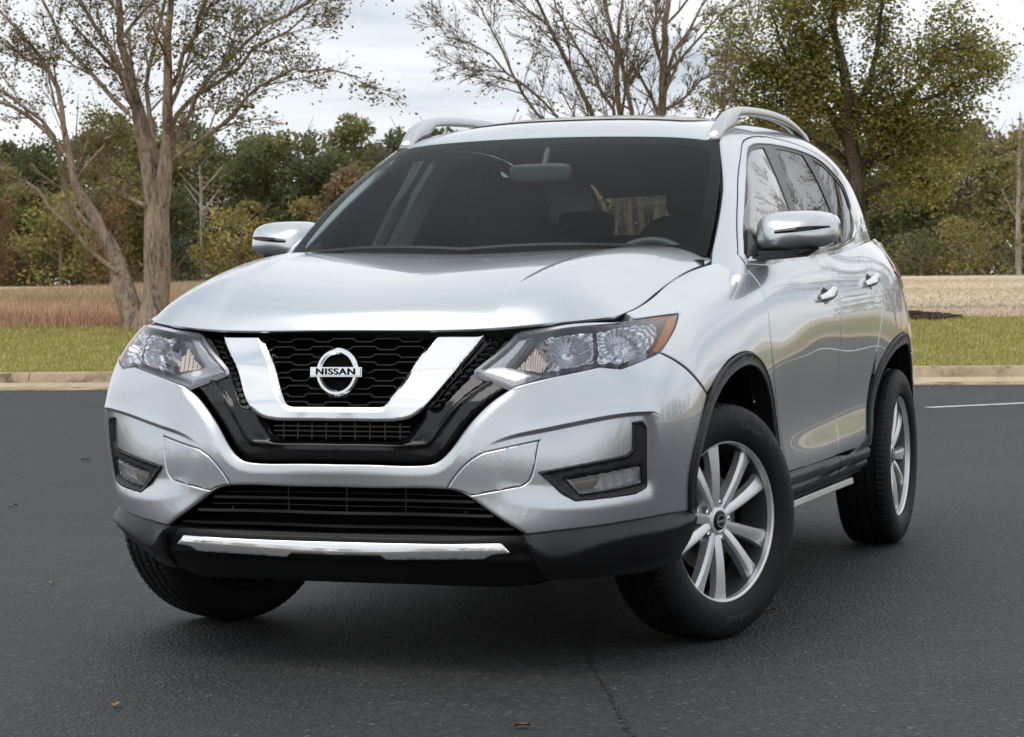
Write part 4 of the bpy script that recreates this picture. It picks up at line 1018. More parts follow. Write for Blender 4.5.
# dark bodies behind the openings
def back(name, loop, d, parent, m_=m_dark): return center(name, panel_arrays(SK, loop_uv(SK, loop), h=.04, push=rec, disp=lambda q, p: -d, depth=.002, sym=True), m_, parent)
back('radiator_cover', [[(0,-.95,.95),(0,-.955,.62)], [(0,-.955,.62),(.34,-.94,.62)], [(.34,-.94,.62),(.55,-.83,.955)], [(.55,-.83,.955),(.3,-.88,.952),(0,-.92,.95)]], .075, gs)
sm_ = MB()
for z0 in (.662, .676, .69):
    P = []; U_ = []
    for x in np.linspace(-.21, .21, 40):
        p, n_ = FT(x, z0); P.append(p-n_*.042); U_.append(n_)
    sm_.sweep(P, [(-.002, -.012), (.002, -.012), (.002, .002), (-.002, .002)], U_)
for x in np.linspace(-.18, .18, 9):
    a, na = FT(x, .652); b_, nb = FT(x, .70); sm_.sweep([a-na*.046, b_-nb*.046], [(-.002, -.01), (.002, -.01), (.002, .004), (-.002, .004)], [na, nb])
sm_.build('lower_vent', m_mesh, gs)
for s_ in (1, -1):
  vr = MB()
  for i_ in range(13):
    t_ = (i_+.5)/13
    a_ = np.array([.425, .942])*(1-t_)+np.array([.275, .732])*t_; b2 = np.array([.460, .9425])*(1-t_)+np.array([.302, .735])*t_
    p, n1 = FT(s_*(a_[0]+.004), a_[1]); q, n2 = FT(s_*(b2[0]-.004), b2[1]+.002)
    vr.sweep([p-n1*.028, q-n2*.028], [(-.0065, -.008), (.0065, -.008), (.0065, -.002), (-.0045, .007), (-.0065, .007)], [n1, n2])
  vr.build('side_vent', m_mesh, gs)
# badge
emb = MB(); cE, nE = FT(0, .838); cE = cE+nE*.012
Rm = Matrix(((1, 0, 0), (0, nE[2], -nE[1]), (0, -nE[1], -nE[2]))) if False else None
zE = np.array([0, 0, 1.])-nE*nE[2]; zE /= np.linalg.norm(zE); xE = np.array([1., 0, 0])
P = [cE+xE*.0565*math.cos(q)+zE*.0590*math.sin(q) for q in np.linspace(0, 2*math.pi, 73)[:-1]]
emb.sweep(P, [(-.0085, -.010), (.0085, -.010), (.0085, .000), (.0035, .0055), (-.0035, .0055), (-.0085, .000)], [nE]*72, closed=True)
bw, bh = .079, .0145
for (w_, h_, d0, d1) in ((bw, bh, -.006, .008), (bw-.003, bh-.003, .008, .011)):
    V = []
    for d_, e_ in ((d0, 0), (d1, .001)):
        for sx, sz in ((-1, -1), (1, -1), (1, 1), (-1, 1)): V.append(cE+xE*sx*(w_-e_)+zE*sz*(h_-e_)+nE*d_)
    emb.add(V, [(0, 1, 2, 3), (4, 5, 6, 7), (0, 1, 5, 4), (1, 2, 6, 5), (2, 3, 7, 6), (3, 0, 4, 7)])
em = emb.build('emblem', m_chrome, car, angle=25)
disc = MB(); disc.add([cE+xE*.050*math.cos(q)+zE*.052*math.sin(q)-nE*.006 for q in np.linspace(0, 6.2832, 49)[:-1]], [tuple(range(48))]); disc.build('badge_back', m_dark, em)
def text_mesh(name, txt, size, m_, parent, extrude=.001, sx=1., weight=.0, spacing=1.):
    c = bpy.data.curves.new(name, 'FONT'); c.body = txt; c.size = size; c.align_x = 'CENTER'; c.align_y = 'CENTER'; c.extrude = extrude; c.offset = weight; c.space_character = spacing
    o = bpy.data.objects.new('tmp', c); COL.objects.link(o); bpy.context.view_layer.update()
    me = bpy.data.meshes.new_from_object(o.evaluated_get(bpy.context.evaluated_depsgraph_get())); bpy.data.objects.remove(o)
    me.name = name; me.materials.clear(); me.materials.append(m_)
    for v in me.vertices: v.co.x *= sx
    o = bpy.data.objects.new(name, me); COL.objects.link(o); o.parent = parent; return o
tx = text_mesh('lettering', 'NISSAN', .0245, m_dark, em, .0012, 1.36, .0005, 1.10)
tx.matrix_local = Matrix(((xE[0], zE[0], nE[0], cE[0]+nE[0]*.0125), (xE[1], zE[1], nE[1], cE[1]+nE[1]*.0125), (xE[2], zE[2], nE[2], cE[2]+nE[2]*.0125), (0, 0, 0, 1)))

# lower grille, chrome strip, chin, cladding
lg = back('lower_grille', [[(0,-.946,.53),(0,-.947,.36)], [(0,-.947,.36),(.56,-.90,.37)], [(.56,-.90,.37),(.40,-.93,.53)], [(.40,-.93,.53),(0,-.946,.53)]], .095, car, m_dark)
lb = MB(); lgx = np.array([(.394, .541), (.445, .462), (.493, .390), (.5135, .33)])
for z0, t_ in ((.408, .0045), (.447, .005), (.484, .0045), (.466, .0012), (.498, .0012)):
    xm = float(np.interp(z0, lgx[:, 0], lgx[:, 1]))-.004; P = []; U_ = []
    for x in np.linspace(-xm, xm, 50):
        p, n_ = FT(x, z0); P.append(p-n_*(.035 if t_ > .002 else .055)); U_.append(n_)
    lb.sweep(P, [(-t_, -.025), (t_, -.025), (t_*.8, .008), (-t_*.8, .008)], U_)
for x in np.linspace(-.36, .36, 5):
    a, na = FT(x, .44); b_, nb = FT(x, .51 if abs(x) < .36 else .46); lb.sweep([a-na*.075, b_-nb*.075], [(-.002, -.01), (.002, -.01), (.002, .004), (-.002, .004)], [na, nb])
lb.build('grille_bar', m_mesh, lg)
sk_uv = loop_uv(SK, [[(0,-.947,.3695),(.30,-.94,.371),(.482,-.928,.3735)], [(.482,-.928,.3735),(.503,-.915,.354)], [(.503,-.915,.354),(.455,-.924,.3505)], [(.455,-.924,.3505),(.432,-.923,.342)], [(.432,-.923,.342),(.15,-.93,.335)], [(.15,-.93,.335),(.134,-.935,.3425)], [(.134,-.935,.3425),(0,-.938,.342)]])
center('skid_trim', panel_arrays(SK, sk_uv, h=.0035, disp=lambda q, p: .008+.55*np.clip(.374-p[:, 2], 0, .05), depth=.02, sym=True, roll=.0004), m_chrome, car)
chin_uv = loop_uv(SK, [[(0,-.945,.386),(0,-.862,.243)], [(0,-.862,.243),(.25,-.85,.243),(.48,-.80,.252)], [(.48,-.80,.252),(.575,-.80,.262)], [(.575,-.80,.262),(.545,-.91,.388)], [(.545,-.91,.388),(.3,-.94,.386),(0,-.945,.386)]])
def chin_disp(q, p): return .002+.010*sm(1-np.abs(p[:, 2]-.322)/.02)-.02*np.clip((p[:, 2]-.372)/.01, 0, 1)
center('chin', panel_arrays(SK, chin_uv, h=.02, disp=chin_disp, depth=.04, sym=True), m_chin, car)
CL_CR = [(.545,-.910,.388),(.584,-.877,.352),(.707,-.798,.374),(.861,-.596,.404),(.893,-.50,.420)]
clc_uv = line_uv(SK, CL_CR); ctop_uv = line_uv(SK, [(.541,-.913,.396),(.627,-.870,.405),(.711,-.811,.413),(.864,-.609,.432),(.893,-.50,.430)])
clad_uv = loop_uv(SK, [[(.541,-.913,.396),(.627,-.870,.405),(.711,-.811,.413),(.864,-.609,.432),(.893,-.50,.430)], [(.893,-.500,.430),(.880,-.458,.342),(.855,-.445,.280)], [(.855,-.445,.280),(.80,-.545,.256),(.72,-.645,.250),(.64,-.735,.252),(.57,-.80,.258)], [(.57,-.80,.258),(.541,-.913,.396)]])
def clad_disp(q, p):
    d = dline(q, clc_uv); below = q[:, 1] < np.interp(q[:, 0], clc_uv[:, 0], clc_uv[:, 1])
    return np.where(below, .030-.28*np.clip(d, 0, .13), -.006+.036*np.clip(dline(q, ctop_uv)/(dline(q, ctop_uv)+d+1e-6), 0, 1))
both('bumper_cladding', panel_arrays(SK, clad_uv, [], [clc_uv[2:-2]], h=.008, disp=clad_disp, depth=.03), m_plast, (car, car))

# headlamps
hl_uv = loop_uv(SK, [HL_IN, HL_TIP, HL_BOT, HL_BOT2, HL_BOT3, HL_OUT, HL_TOP])
hd = both('headlight', panel_arrays(SK, hl_uv, h=.009, push=rec, disp=lambda q, p: -.008-.078*sm(dline(q, hl_uv, True)/.024), depth=.01, gap=.0015), m_bezel, (car, car))
both('lens', panel_arrays(SK, hl_uv, h=.018, push=rec, disp=lambda q, p: -.002, depth=.012, gap=.0025), m_lens, hd)
drl = loop_uv(SK, [[(.385,-.90,.836),(.492,-.849,.936)], [(.492,-.849,.936),(.535,-.835,.938)], [(.535,-.835,.938),(.476,-.88,.856)], [(.476,-.88,.856),(.575,-.853,.830)], [(.575,-.853,.830),(.503,-.886,.804)], [(.503,-.886,.804),(.385,-.90,.836)]])
both('light_guide', panel_arrays(SK, drl, h=.008, push=rec, disp=lambda q, p: -.030+.012*sm(dline(q, drl, True)/.012), depth=.03), m_drl, hd)
am = loop_uv(SK, [[(.820,-.436,.980),(.831,-.385,.985)], [(.831,-.385,.985),(.843,-.436,.962),(.848,-.537,.921),(.843,-.621,.888)], [(.843,-.621,.888),(.833,-.632,.890)], [(.833,-.632,.890),(.833,-.57,.925),(.820,-.436,.980)]])
both('turn_signal', panel_arrays(SK, am, h=.008, disp=lambda q, p: np.full(len(q), -.007), depth=.02), m_amber, hd)
sig2 = loop_uv(SK, [[(.496,-.875,.855),(.552,-.838,.918)], [(.552,-.838,.918),(.590,-.838,.872)], [(.590,-.838,.872),(.578,-.850,.842)], [(.578,-.850,.842),(.496,-.875,.855)]])
both('indicator', panel_arrays(SK, sig2, h=.008, push=rec, disp=lambda q, p: -.045+.003*np.sin(p[:, 0]*420), depth=.004), mat('indicator bowl', (.80, .66, .56), .22, .8), hd)
def cup(loop, c, r_, dep, seed):
    """a faceted reflector: concave, cut into flutes, with the bulb in the middle"""
    uv_ = loop_uv(SK, loop, .006); cu = SK.inv(c)
    def f(q, p):
        d = np.linalg.norm((q-cu)*[1, 1.15], axis=1)/r_; an = np.arctan2(q[:, 1]-cu[1], q[:, 0]-cu[0])
        fl = np.abs((an*9/np.pi+seed) % 1-.5); ri = np.abs((d*2.6+.3) % 1-.5)
        return -.020-dep*np.clip(1-d**2, -.25, 1)-.010*fl*np.clip(d, 0, 1)-.007*ri
    rr = both('reflector', panel_arrays(SK, uv_, h=.0055, push=rec, disp=f, depth=.025), m_refl, hd)
    p = SK.P(*cu)[0]+[0, float(rec(SK.P(*cu))[0]), 0]; ax = np.array([.05, -1., .05]); ax /= np.linalg.norm(ax)
    for s_, par in ((1, hd[0]), (-1, hd[1])):
        b_ = MB(); m3 = np.array([s_, 1, 1]); b_.tube([(p-ax*(.02+dep))*m3, (p-ax*.034)*m3, (p-ax*.030)*m3], [.0105, .0105, .006], 12); b_.build('bulb', m_drl, par, angle=50)
cup([[(.572,-.835,.930),(.64,-.79,.940),(.694,-.750,.944)], [(.694,-.750,.944),(.703,-.778,.862)], [(.703,-.778,.862),(.640,-.815,.849),(.590,-.845,.840)], [(.590,-.845,.840),(.605,-.835,.875),(.572,-.835,.930)]], (.640,-.80,.893), .062, .042, .2)
cup([[(.704,-.742,.944),(.765,-.62,.962),(.806,-.51,.970)], [(.806,-.51,.970),(.818,-.55,.935),(.828,-.63,.902)], [(.828,-.63,.902),(.775,-.737,.862)], [(.775,-.737,.862),(.714,-.774,.862)], [(.714,-.774,.862),(.704,-.742,.944)]], (.765,-.68,.908), .064, .044, .6)
# hood
hood_uv = np.concatenate([np.stack([np.linspace(0, HOOD.U, 110)[:-1], np.zeros(109)], 1), np.stack([np.full(159, HOOD.U), np.linspace(0, HOOD.V, 160)[:-1]], 1), np.stack([np.linspace(HOOD.U, 0, 110)[:-1], np.full(109, HOOD.V)], 1), np.stack([np.zeros(40), np.linspace(HOOD.V, 0, 41)[:-1]], 1)])
# round the two outer corners
def hood_fix(q):
    q = q.copy(); U_, V_ = HOOD.U, HOOD.V
    for cu, cv, r_ in ((U_, V_, .026), (U_, 0, .012)):
        du = cu-q[:, 0]; dv = np.abs(cv-q[:, 1]); k = (du < r_) & (dv < r_)
        a = np.stack([r_-du[k], r_-dv[k]], 1); L_ = np.linalg.norm(a, axis=1, keepdims=True); a = np.where(L_ > 1e-9, a/np.maximum(L_, 1e-9)*r_, a)
        q[k, 0] = cu-(r_-a[:, 0]); q[k, 1] = cv+(1 if cv == 0 else -1)*(r_-a[:, 1])
    return q
hood_uv = hood_fix(hood_uv)
crh = np.stack([np.linspace(.395, .53, 60)*HOOD.U/.745, np.linspace(.02, 1., 60)*HOOD.V], 1)
def hood_disp(q, p):
    # power crease: the middle sits a touch lower, its edge runs from grille to pillar
    uc = np.interp(q[:, 1], crh[:, 1], crh[:, 0]); t_ = q[:, 0]-uc
    fade = sm((HOOD.V-q[:, 1])/.25)*.4+.6
    return (.007*sm((t_+.028)/.036)-.007*sm((t_-.02)/.18))*fade*sm(q[:, 1]/.16)
center('hood', panel_arrays(HOOD, hood_uv, h=.016, disp=hood_disp, depth=.008, sym=True, roll=.0025), m_paint, car)

# wings, doors, rear quarters, tailgate
SEAM1 = [(.84,.43,1.132),(.882,.415,1.065),(.906,.402,.985),(.913,.400,.92),(.915,.418,.82),(.909,.49,.695),(.903,.59,.558),(.906,.655,.449)]
uA = SK.inv((.742,-.60,.984)); uB = SK.inv((.752,.31,1.141))
def uvloop(S, parts, h=.009):
    """parts: ('p', points) through the surface or ('uv', coordinates)"""
    segs = [np.array([S.inv(p) for p in q]) if k == 'p' else np.array(q, float) for k, q in parts]
    out = []
    for i, q in enumerate(segs):
        nx = segs[(i+1) % len(segs)][0]
        for p in (seg_curve(q, h) if len(q) > 1 else q):
            if not out or np.linalg.norm(p-out[-1]) > 1e-4: out.append(p)
        if np.linalg.norm(nx-out[-1]) > 1e-4:
            for p in seg_curve([out[-1], nx], h)[1:-1]: out.append(p)
    while np.linalg.norm(out[0]-out[-1]) < 1e-4: out.pop()
    return np.array(out)
def top_uv(ya, yb, k=12, dv=0.0015): return [(SK.inv((None, y, 1.3))[0] if False else u_of(y), SK.V-dv) for y in np.linspace(ya, yb, k)]
_ty = SK.P(np.linspace(0, SK.U, 600), np.full(600, SK.V))[:, 1]
def u_of(y): return float(np.interp(y, _ty[60:500], np.linspace(0, SK.U, 600)[60:500]))
arch_pts = yz(ARCH[4:]); 
fen_uv = uvloop(SK, [('uv', top_uv(-.60, .335)), ('uv', [(u_of(.335), V0), tuple(SK.inv(SEAM1[0]))]), ('p', SEAM1), ('p', [SEAM1[-1], (None, .572, .447)]),
                     ('p', [(None, y, z) for y, z in ARCH[::-1][:10]]+[(None, -.372, .757)]), ('p', BUMP_FEN[::-1]), ('p', HL_OUT), ('p', HL_TOP[:3]), ('p', [HL_TOP[2], (.742,-.60,.983)])])
both('fender', panel_arrays(SK, fen_uv, h=.016, depth=.03, gap=.0022), m_paint, (car, car))
SEAM2 = yz([(1.455,1.160),(1.452,1.05),(1.452,.92),(1.462,.78),(1.468,.62),(1.455,.449)])
SEAM3 = yz([(2.235,1.198),(2.225,1.08),(2.185,.93),(2.120,.80)])
ARCHR = [(1.965,.447),(2.000,.52),(2.065,.63),(2.170,.735),(2.330,.812),(2.520,.850),(2.706,.858),(2.880,.835),(3.030,.765),(3.130,.67),(3.180,.56),(3.200,.45)]
fd_uv = uvloop(SK, [('p', SEAM1), ('p', [SEAM1[-1], (None, 1.455, .449)]), ('p', SEAM2[::-1]), ('uv', [(u_of(y), SK.V-.001) for y in np.linspace(1.455, .47, 20)])][::-1] if False else
               [('p', SEAM1[::-1]), ('uv', [(u_of(y), SK.V-.001) for y in np.linspace(.47, 1.455, 20)]), ('p', SEAM2), ('p', [SEAM2[-1], SEAM1[-1]])])
rd_uv = uvloop(SK, [('p', SEAM2[::-1]), ('uv', [(u_of(y), SK.V-.001) for y in np.linspace(1.455, 2.235, 16)]), ('p', SEAM3), ('p', yz([(2.120,.80),(2.055,.69),(2.0,.575),(1.955,.449)])), ('p', [(None, 1.955, .449), SEAM2[-1]])])
hy = {}
def handle_cup(c):
    cu = SK.inv((None, c[0], c[1]))
    def f(q, p):
        e = ((q[:, 0]-cu[0])/.062)**2+((q[:, 1]-cu[1])/.030)**2
        return -.016*sm((1.0-e)/.7)
    return f
fdo = both('front_door', panel_arrays(SK, fd_uv, h=.015, disp=handle_cup((1.245, 1.022)), depth=.03, gap=.0022), m_paint, (car, car))
rdo = both('rear_door', panel_arrays(SK, rd_uv, h=.015, disp=handle_cup((2.055, 1.068)), depth=.03, gap=.0022), m_paint, (car, car))
def handle(c, parents):
    b_ = MB(); P = []; U_ = []; W_ = []
    for t_ in np.linspace(-1, 1, 15):
        y = c[0]+.105*t_; z = c[1]+.012*t_*1.2+.004; q = SK.inv((None, y, z)); p = SK.P(*q)[0]; n_ = SK.N(*q)[0]
        P.append(p+n_*(.024*(1-t_**4)+.002)); U_.append(n_); W_.append(1-.35*abs(t_)**3)
    k = 10; V = []
    for p, n_, w in zip(P, U_, W_):
        s_ = np.cross([0, 1., .1], n_); s_ /= np.linalg.norm(s_)
        for j in range(k): q = 2*math.pi*j/k; V.append(p+s_*.0185*w*math.cos(q)+n_*.0105*w*math.sin(q))
    n0 = len(P); F = [(i*k+j, (i+1)*k+j, (i+1)*k+(j+1) % k, i*k+(j+1) % k) for i in range(n0-1) for j in range(k)]+[tuple(range(k)), tuple((n0-1)*k+j for j in range(k))]
    for s_, par in ((1, parents[0]), (-1, parents[1])):
        m_ = MB(); m_.add(np.array(V)*[s_, 1, 1], F); m_.build('handle', m_chrome, par, angle=50)
handle((1.245, 1.022), fdo); handle((2.055, 1.068), rdo)
qp_uv = uvloop(SK, [('uv', [(u_of(y), SK.V-.001) for y in np.linspace(2.235, 3.30, 20)]), ('uv', [(u_of(3.30), SK.V-.001), tuple(SK.inv((.80,3.50,.80)))]), ('p', [(.80,3.50,.80), (None,3.3,.77), (None,3.035,.762)]), ('p', yz(ARCHR[::-1][3:9]+[(2.125,.705)])), ('p', [(None,2.125,.705),(None,2.120,.80)]), ('p', SEAM3[::-1])])
qp = both('quarter_panel', panel_arrays(SK, qp_uv, h=.018, depth=.03, gap=.0022), m_paint, (car, car))
tl_uv = uvloop(SK, [('p', yz([(2.68,1.105),(2.70,1.128),(2.88,1.190),(3.10,1.225),(3.33,1.235)])), ('p', [(None,3.33,1.235),(.70,3.49,1.13)]), ('p', [(.70,3.49,1.13),(.78,3.46,1.04)]), ('p', [(.78,3.46,1.04),(None,3.1,1.05),(None,2.84,1.078),(None,2.68,1.105)])])
both('taillight', panel_arrays(SK, tl_uv, h=.014, disp=lambda q, p: np.full(len(q), .006), depth=.012), m_red, (car, car))
rb_uv = uvloop(SK, [('p', yz(ARCHR[::-1][1:4])), ('p', [(None,3.035,.757),(None,3.3,.765),(.80,3.50,.795)]), ('p', [(.80,3.50,.795),(.5,3.68,.80),(0,3.75,.80)]), ('p', [(0,3.75,.80),(0,3.75,.52)]), ('p', [(0,3.75,.52),(.5,3.69,.52),(.82,3.52,.52),(None,3.19,.52)])])
center('rear_bumper', panel_arrays(SK, rb_uv, h=.03, depth=.03, gap=.0022, sym=False), m_paint, car)
rc_uv = uvloop(SK, [('p', [(None,3.19,.515),(.82,3.52,.515),(.5,3.69,.515),(0,3.75,.515)]), ('p', [(0,3.75,.515),(0,3.72,.36)]), ('p', [(0,3.72,.36),(.5,3.66,.36),(.80,3.50,.35),(None,3.21,.35)])])
center('rear_cladding', panel_arrays(SK, rc_uv[::-1], h=.03, depth=.03, gap=.002), m_plast, car)
tg_uv = uvloop(SK, [('p', [(0,3.75,.805),(.5,3.68,.805),(.795,3.50,.805)]), ('p', [(.795,3.50,.805),(.78,3.47,1.03),(.70,3.47,1.13),(.60,3.47,1.25)]), ('uv', [(u, SK.V-.001) for u in np.linspace(SK.inv((.58,3.47,1.262))[0], SK.U, 12)]), ('p', [(0,3.55,1.28),(0,3.75,.805)])])
tgt = center('tailgate', panel_arrays(SK, tg_uv, h=.03, depth=.03, gap=.002), m_paint, car)

# black cladding: sills and wheel arches
def circ(c, r_, a0, a1, k=18): return [(c[0]-r_*math.cos(R(a)), c[1]+r_*math.sin(R(a))) for a in np.linspace(a0, a1, k)]
def inset(P_, c, t_): return [(c[0]+(y-c[0])*(1-t_/math.hypot(y-c[0], z-c[1])), c[1]+(z-c[1])*(1-t_/math.hypot(y-c[0], z-c[1]))) for y, z in P_]
inn = inset(ARCH, (0, .36), .040); inn[0] = (inn[0][0], .420); inn[-1] = (inn[-1][0], .446)
ar_uv = uvloop(SK, [('p', yz(ARCH)), ('p', [(None,)+ARCH[-1], (None,)+inn[-1]]), ('p', yz(inn[::-1])), ('p', [(None,)+inn[0], (None,)+ARCH[0]])])
def arch_disp(uv_): 
    return lambda q, p: .007+.006*sm(1-dline(q, uv_, True)/.012)-.004*sm(1-dline(q, uv_, True)/.004)
both('wheel_arch_trim', panel_arrays(SK, ar_uv[::-1], h=.012, disp=arch_disp(ar_uv), depth=.05), m_plast, (car, car))
inr = inset(ARCHR, (2.706, .36), .046); inr[0] = (inr[0][0], .447); inr[-1] = (inr[-1][0], .45)
arr_uv = uvloop(SK, [('p', yz(ARCHR)), ('p', [(None,)+ARCHR[-1], (None,)+inr[-1]]), ('p', yz(inr[::-1])), ('p', [(None,)+inr[0], (None,)+ARCHR[0]])])
both('wheel_arch_trim', panel_arrays(SK, arr_uv[::-1], h=.012, disp=arch_disp(arr_uv), depth=.05), m_plast, (car, car))
def roc(q, p): return .006+.012*sm((p[:, 2]-.36)/.02)*sm((.443-p[:, 2])/.012)-.010*np.clip(1-np.abs(p[:, 2]-.402)/.006, 0, 1)
for ya, yb in ((.575, 1.452), (1.458, 2.02)):
    r_uv = uvloop(SK, [('p', yz([(ya, .446), ((ya+yb)/2, .446), (yb, .446 if yb < 2 else .50)])), ('p', yz([(yb, .446 if yb < 2 else .50), (yb-(.05 if yb > 2 else 0), .352)])), ('p', yz([(yb-(.05 if yb > 2 else 0), .352), ((ya+yb)/2, .348), (ya-.05 if ya < 1 else ya, .345)])), ('p', yz([(ya-.05 if ya < 1 else ya, .345), (ya, .446)]))])
    both('sill_trim', panel_arrays(SK, r_uv[::-1], h=.012, disp=roc, depth=.03), m_plast, (car, car))
for s_ in (1, -1):
    b_ = MB(); b_.sweep([(s_*.862, y, .325+.004*math.sin(y)) for y in np.linspace(.62, 1.80, 12)], [(-.028, -.012), (.028, -.012), (.024, .012), (-.024, .016)])
    b_.build('side_step', m_satin, car, bevel=.004)

# upper body sides: pillars and door frames round the glass
EO = [(y, z) for y, z in EDGE[0:13]]
def shift(pts, d):
    P = seg_curve(pts, .03); t_ = np.gradient(P, axis=0); t_ /= np.linalg.norm(t_, axis=1, keepdims=True); return P+np.stack([t_[:, 1], -t_[:, 0]], 1)*d
edge_in = shift(EO, .004)
FSEAM = [(.415,1.165),(.56,1.262),(.74,1.372),(.93,1.478),(1.06,1.535),(1.16,1.566),(1.28,1.586),(1.45,1.602),(1.75,1.611),(2.05,1.602),(2.35,1.572),(2.62,1.508),(2.80,1.425)]
pil_uv = uvloop(GH, [('uv', edge_in), ('uv', [edge_in[-1], (3.36, 1.245)]), ('uv', [(3.36, 1.245), (3.0, 1.235), (2.70, 1.215)]), ('uv', [(2.70, 1.215), (2.80, 1.30), (2.835, 1.37), (2.80, 1.425)]), ('uv', FSEAM[::-1]), ('uv', [(.415, 1.165), (.40, 1.10)]), ('uv', [(.40, 1.10), (.26, 1.09)])])
pil = both('roof_pillar', panel_arrays(GH, pil_uv[::-1], h=.016, depth=.025, gap=.001), m_paint, (car, car))
DLO = [(.455,1.168),(.585,1.256),(.745,1.349),(.935,1.452),(1.055,1.510),(1.14,1.540),(1.24,1.559),(1.44,1.574),(1.75,1.582),(2.05,1.575),(2.33,1.546),(2.58,1.487),(2.72,1.422),(2.745,1.375)]
dlo_uv = uvloop(GH, [('uv', DLO), ('uv', [(2.745,1.375),(2.72,1.335),(2.62,1.275),(2.46,1.238)]), ('uv', [(2.46,1.238),(2.2,1.215),(1.9,1.198),(1.45,1.178),(.95,1.163),(.455,1.152)])])
fr_uv = uvloop(GH, [('uv', FSEAM), ('uv', [(2.80, 1.425), (2.83, 1.37), (2.795, 1.30), (2.69, 1.205)]), ('uv', [(2.69, 1.205), (2.2, 1.175), (1.45, 1.14), (.9, 1.125), (.42, 1.13)])])
both('window_frame', panel_arrays(GH, fr_uv[::-1], [dlo_uv[::-1]], h=.014, depth=.025, gap=.0015), m_paint, (car, car))
blt = MB()
for s_ in (1, -1):
    b_ = MB(); ys_ = np.linspace(.47, 2.62, 60); zs_ = np.interp(ys_, [.455,.95,1.45,1.9,2.2,2.46,2.62], [1.150,1.161,1.176,1.196,1.213,1.236,1.272]); xs_ = gx_big(ys_, zs_)
    b_.sweep([(s_*(x+.002), y, z) for x, y, z in zip(xs_, ys_, zs_)], [(-.005, -.006), (.006, -.006), (.006, .006), (-.005, .006)]); b_.build('belt_trim', m_chrome, car)
G1 = uvloop(GH, [('uv', [(.60,1.170),(.615,1.262),(.745,1.336),(.935,1.438),(1.07,1.501),(1.15,1.527),(1.25,1.545),(1.425,1.558)]), ('uv', [(1.425,1.558),(1.375,1.43),(1.315,1.29),(1.27,1.180)]), ('uv', [(1.27,1.180),(.95,1.170),(.60,1.160)])])
G2 = uvloop(GH, [('uv', [(1.66,1.566),(1.85,1.568),(2.06,1.560)]), ('uv', [(2.06,1.560),(2.105,1.50),(2.16,1.36),(2.185,1.224)]), ('uv', [(2.185,1.224),(1.9,1.208),(1.36,1.184)]), ('uv', [(1.36,1.184),(1.43,1.32),(1.66,1.566)])])
G3 = uvloop(GH, [('uv', [(2.20,1.548),(2.33,1.530),(2.56,1.475),(2.70,1.410),(2.722,1.372)]), ('uv', [(2.722,1.372),(2.70,1.338),(2.60,1.285),(2.45,1.250),(2.265,1.236)]), ('uv', [(2.265,1.236),(2.24,1.40),(2.20,1.548)])])
wt = both('window_trim', panel_arrays(GH, shrink(dlo_uv[::-1], -.006), [G1[::-1], G2[::-1], G3[::-1]], h=.016, disp=lambda q, p: np.full(len(q), -.006), depth=.015), mat('window trim black', (.012, .012, .013), .33), (car, car))
both('window_glass', panel_arrays(GH, shrink(G1[::-1], -.004), h=.03, disp=lambda q, p: np.full(len(q), -.010), depth=.004), m_glassf, wt)
for g in (G2, G3): both('window_glass', panel_arrays(GH, shrink(g[::-1], -.004), h=.03, disp=lambda q, p: np.full(len(q), -.010), depth=.004), m_glassr, wt)

# roof, sunroof, rails
ry = RE[(RE[:, 0] > .99)][::3]; rx = np.interp(ry[:, 0], RE[:, 0], RX)
fx = np.linspace(0, .560, 12); fy = np.interp(fx, WT[:, 0], WT[:, 1])+.012
roof_uv = np.concatenate([np.stack([fx, fy], 1), np.stack([np.clip(np.interp(yy, RE[:, 0], RX)-.030, 0, .560), yy], 1) if False else np.array([(min(.562, np.interp(y, RE[:, 0], RX)-.022), y) for y in np.linspace(1.0, 3.18, 60)]), np.array([(x, 3.20+.03*(1-(x/.45)**2)) for x in np.linspace(.42, 0, 10)]), np.array([(0, y) for y in np.linspace(3.20, .93, 60)])])
roof = center('roof', panel_arrays(ROOF, roof_uv, h=.03, depth=.02, sym=True), m_paint, car)
sr = [(x, 1.235-.06*(1-(x/.42)**2)) for x in np.linspace(0, .40, 10)]+[(.42, 1.26), (.425, 1.6), (.42, 1.95), (.40, 1.98)]+[(0, 1.98)]
sr_uv = uvloop(ROOF, [('uv', sr[:10]), ('uv', sr[9:14]), ('uv', [sr[13], sr[14]]), ('uv', [sr[14], sr[0]])])
center('sunroof', panel_arrays(ROOF, sr_uv, h=.04, disp=lambda q, p: np.full(len(q), .004), depth=.008, sym=True), m_gloss, roof)
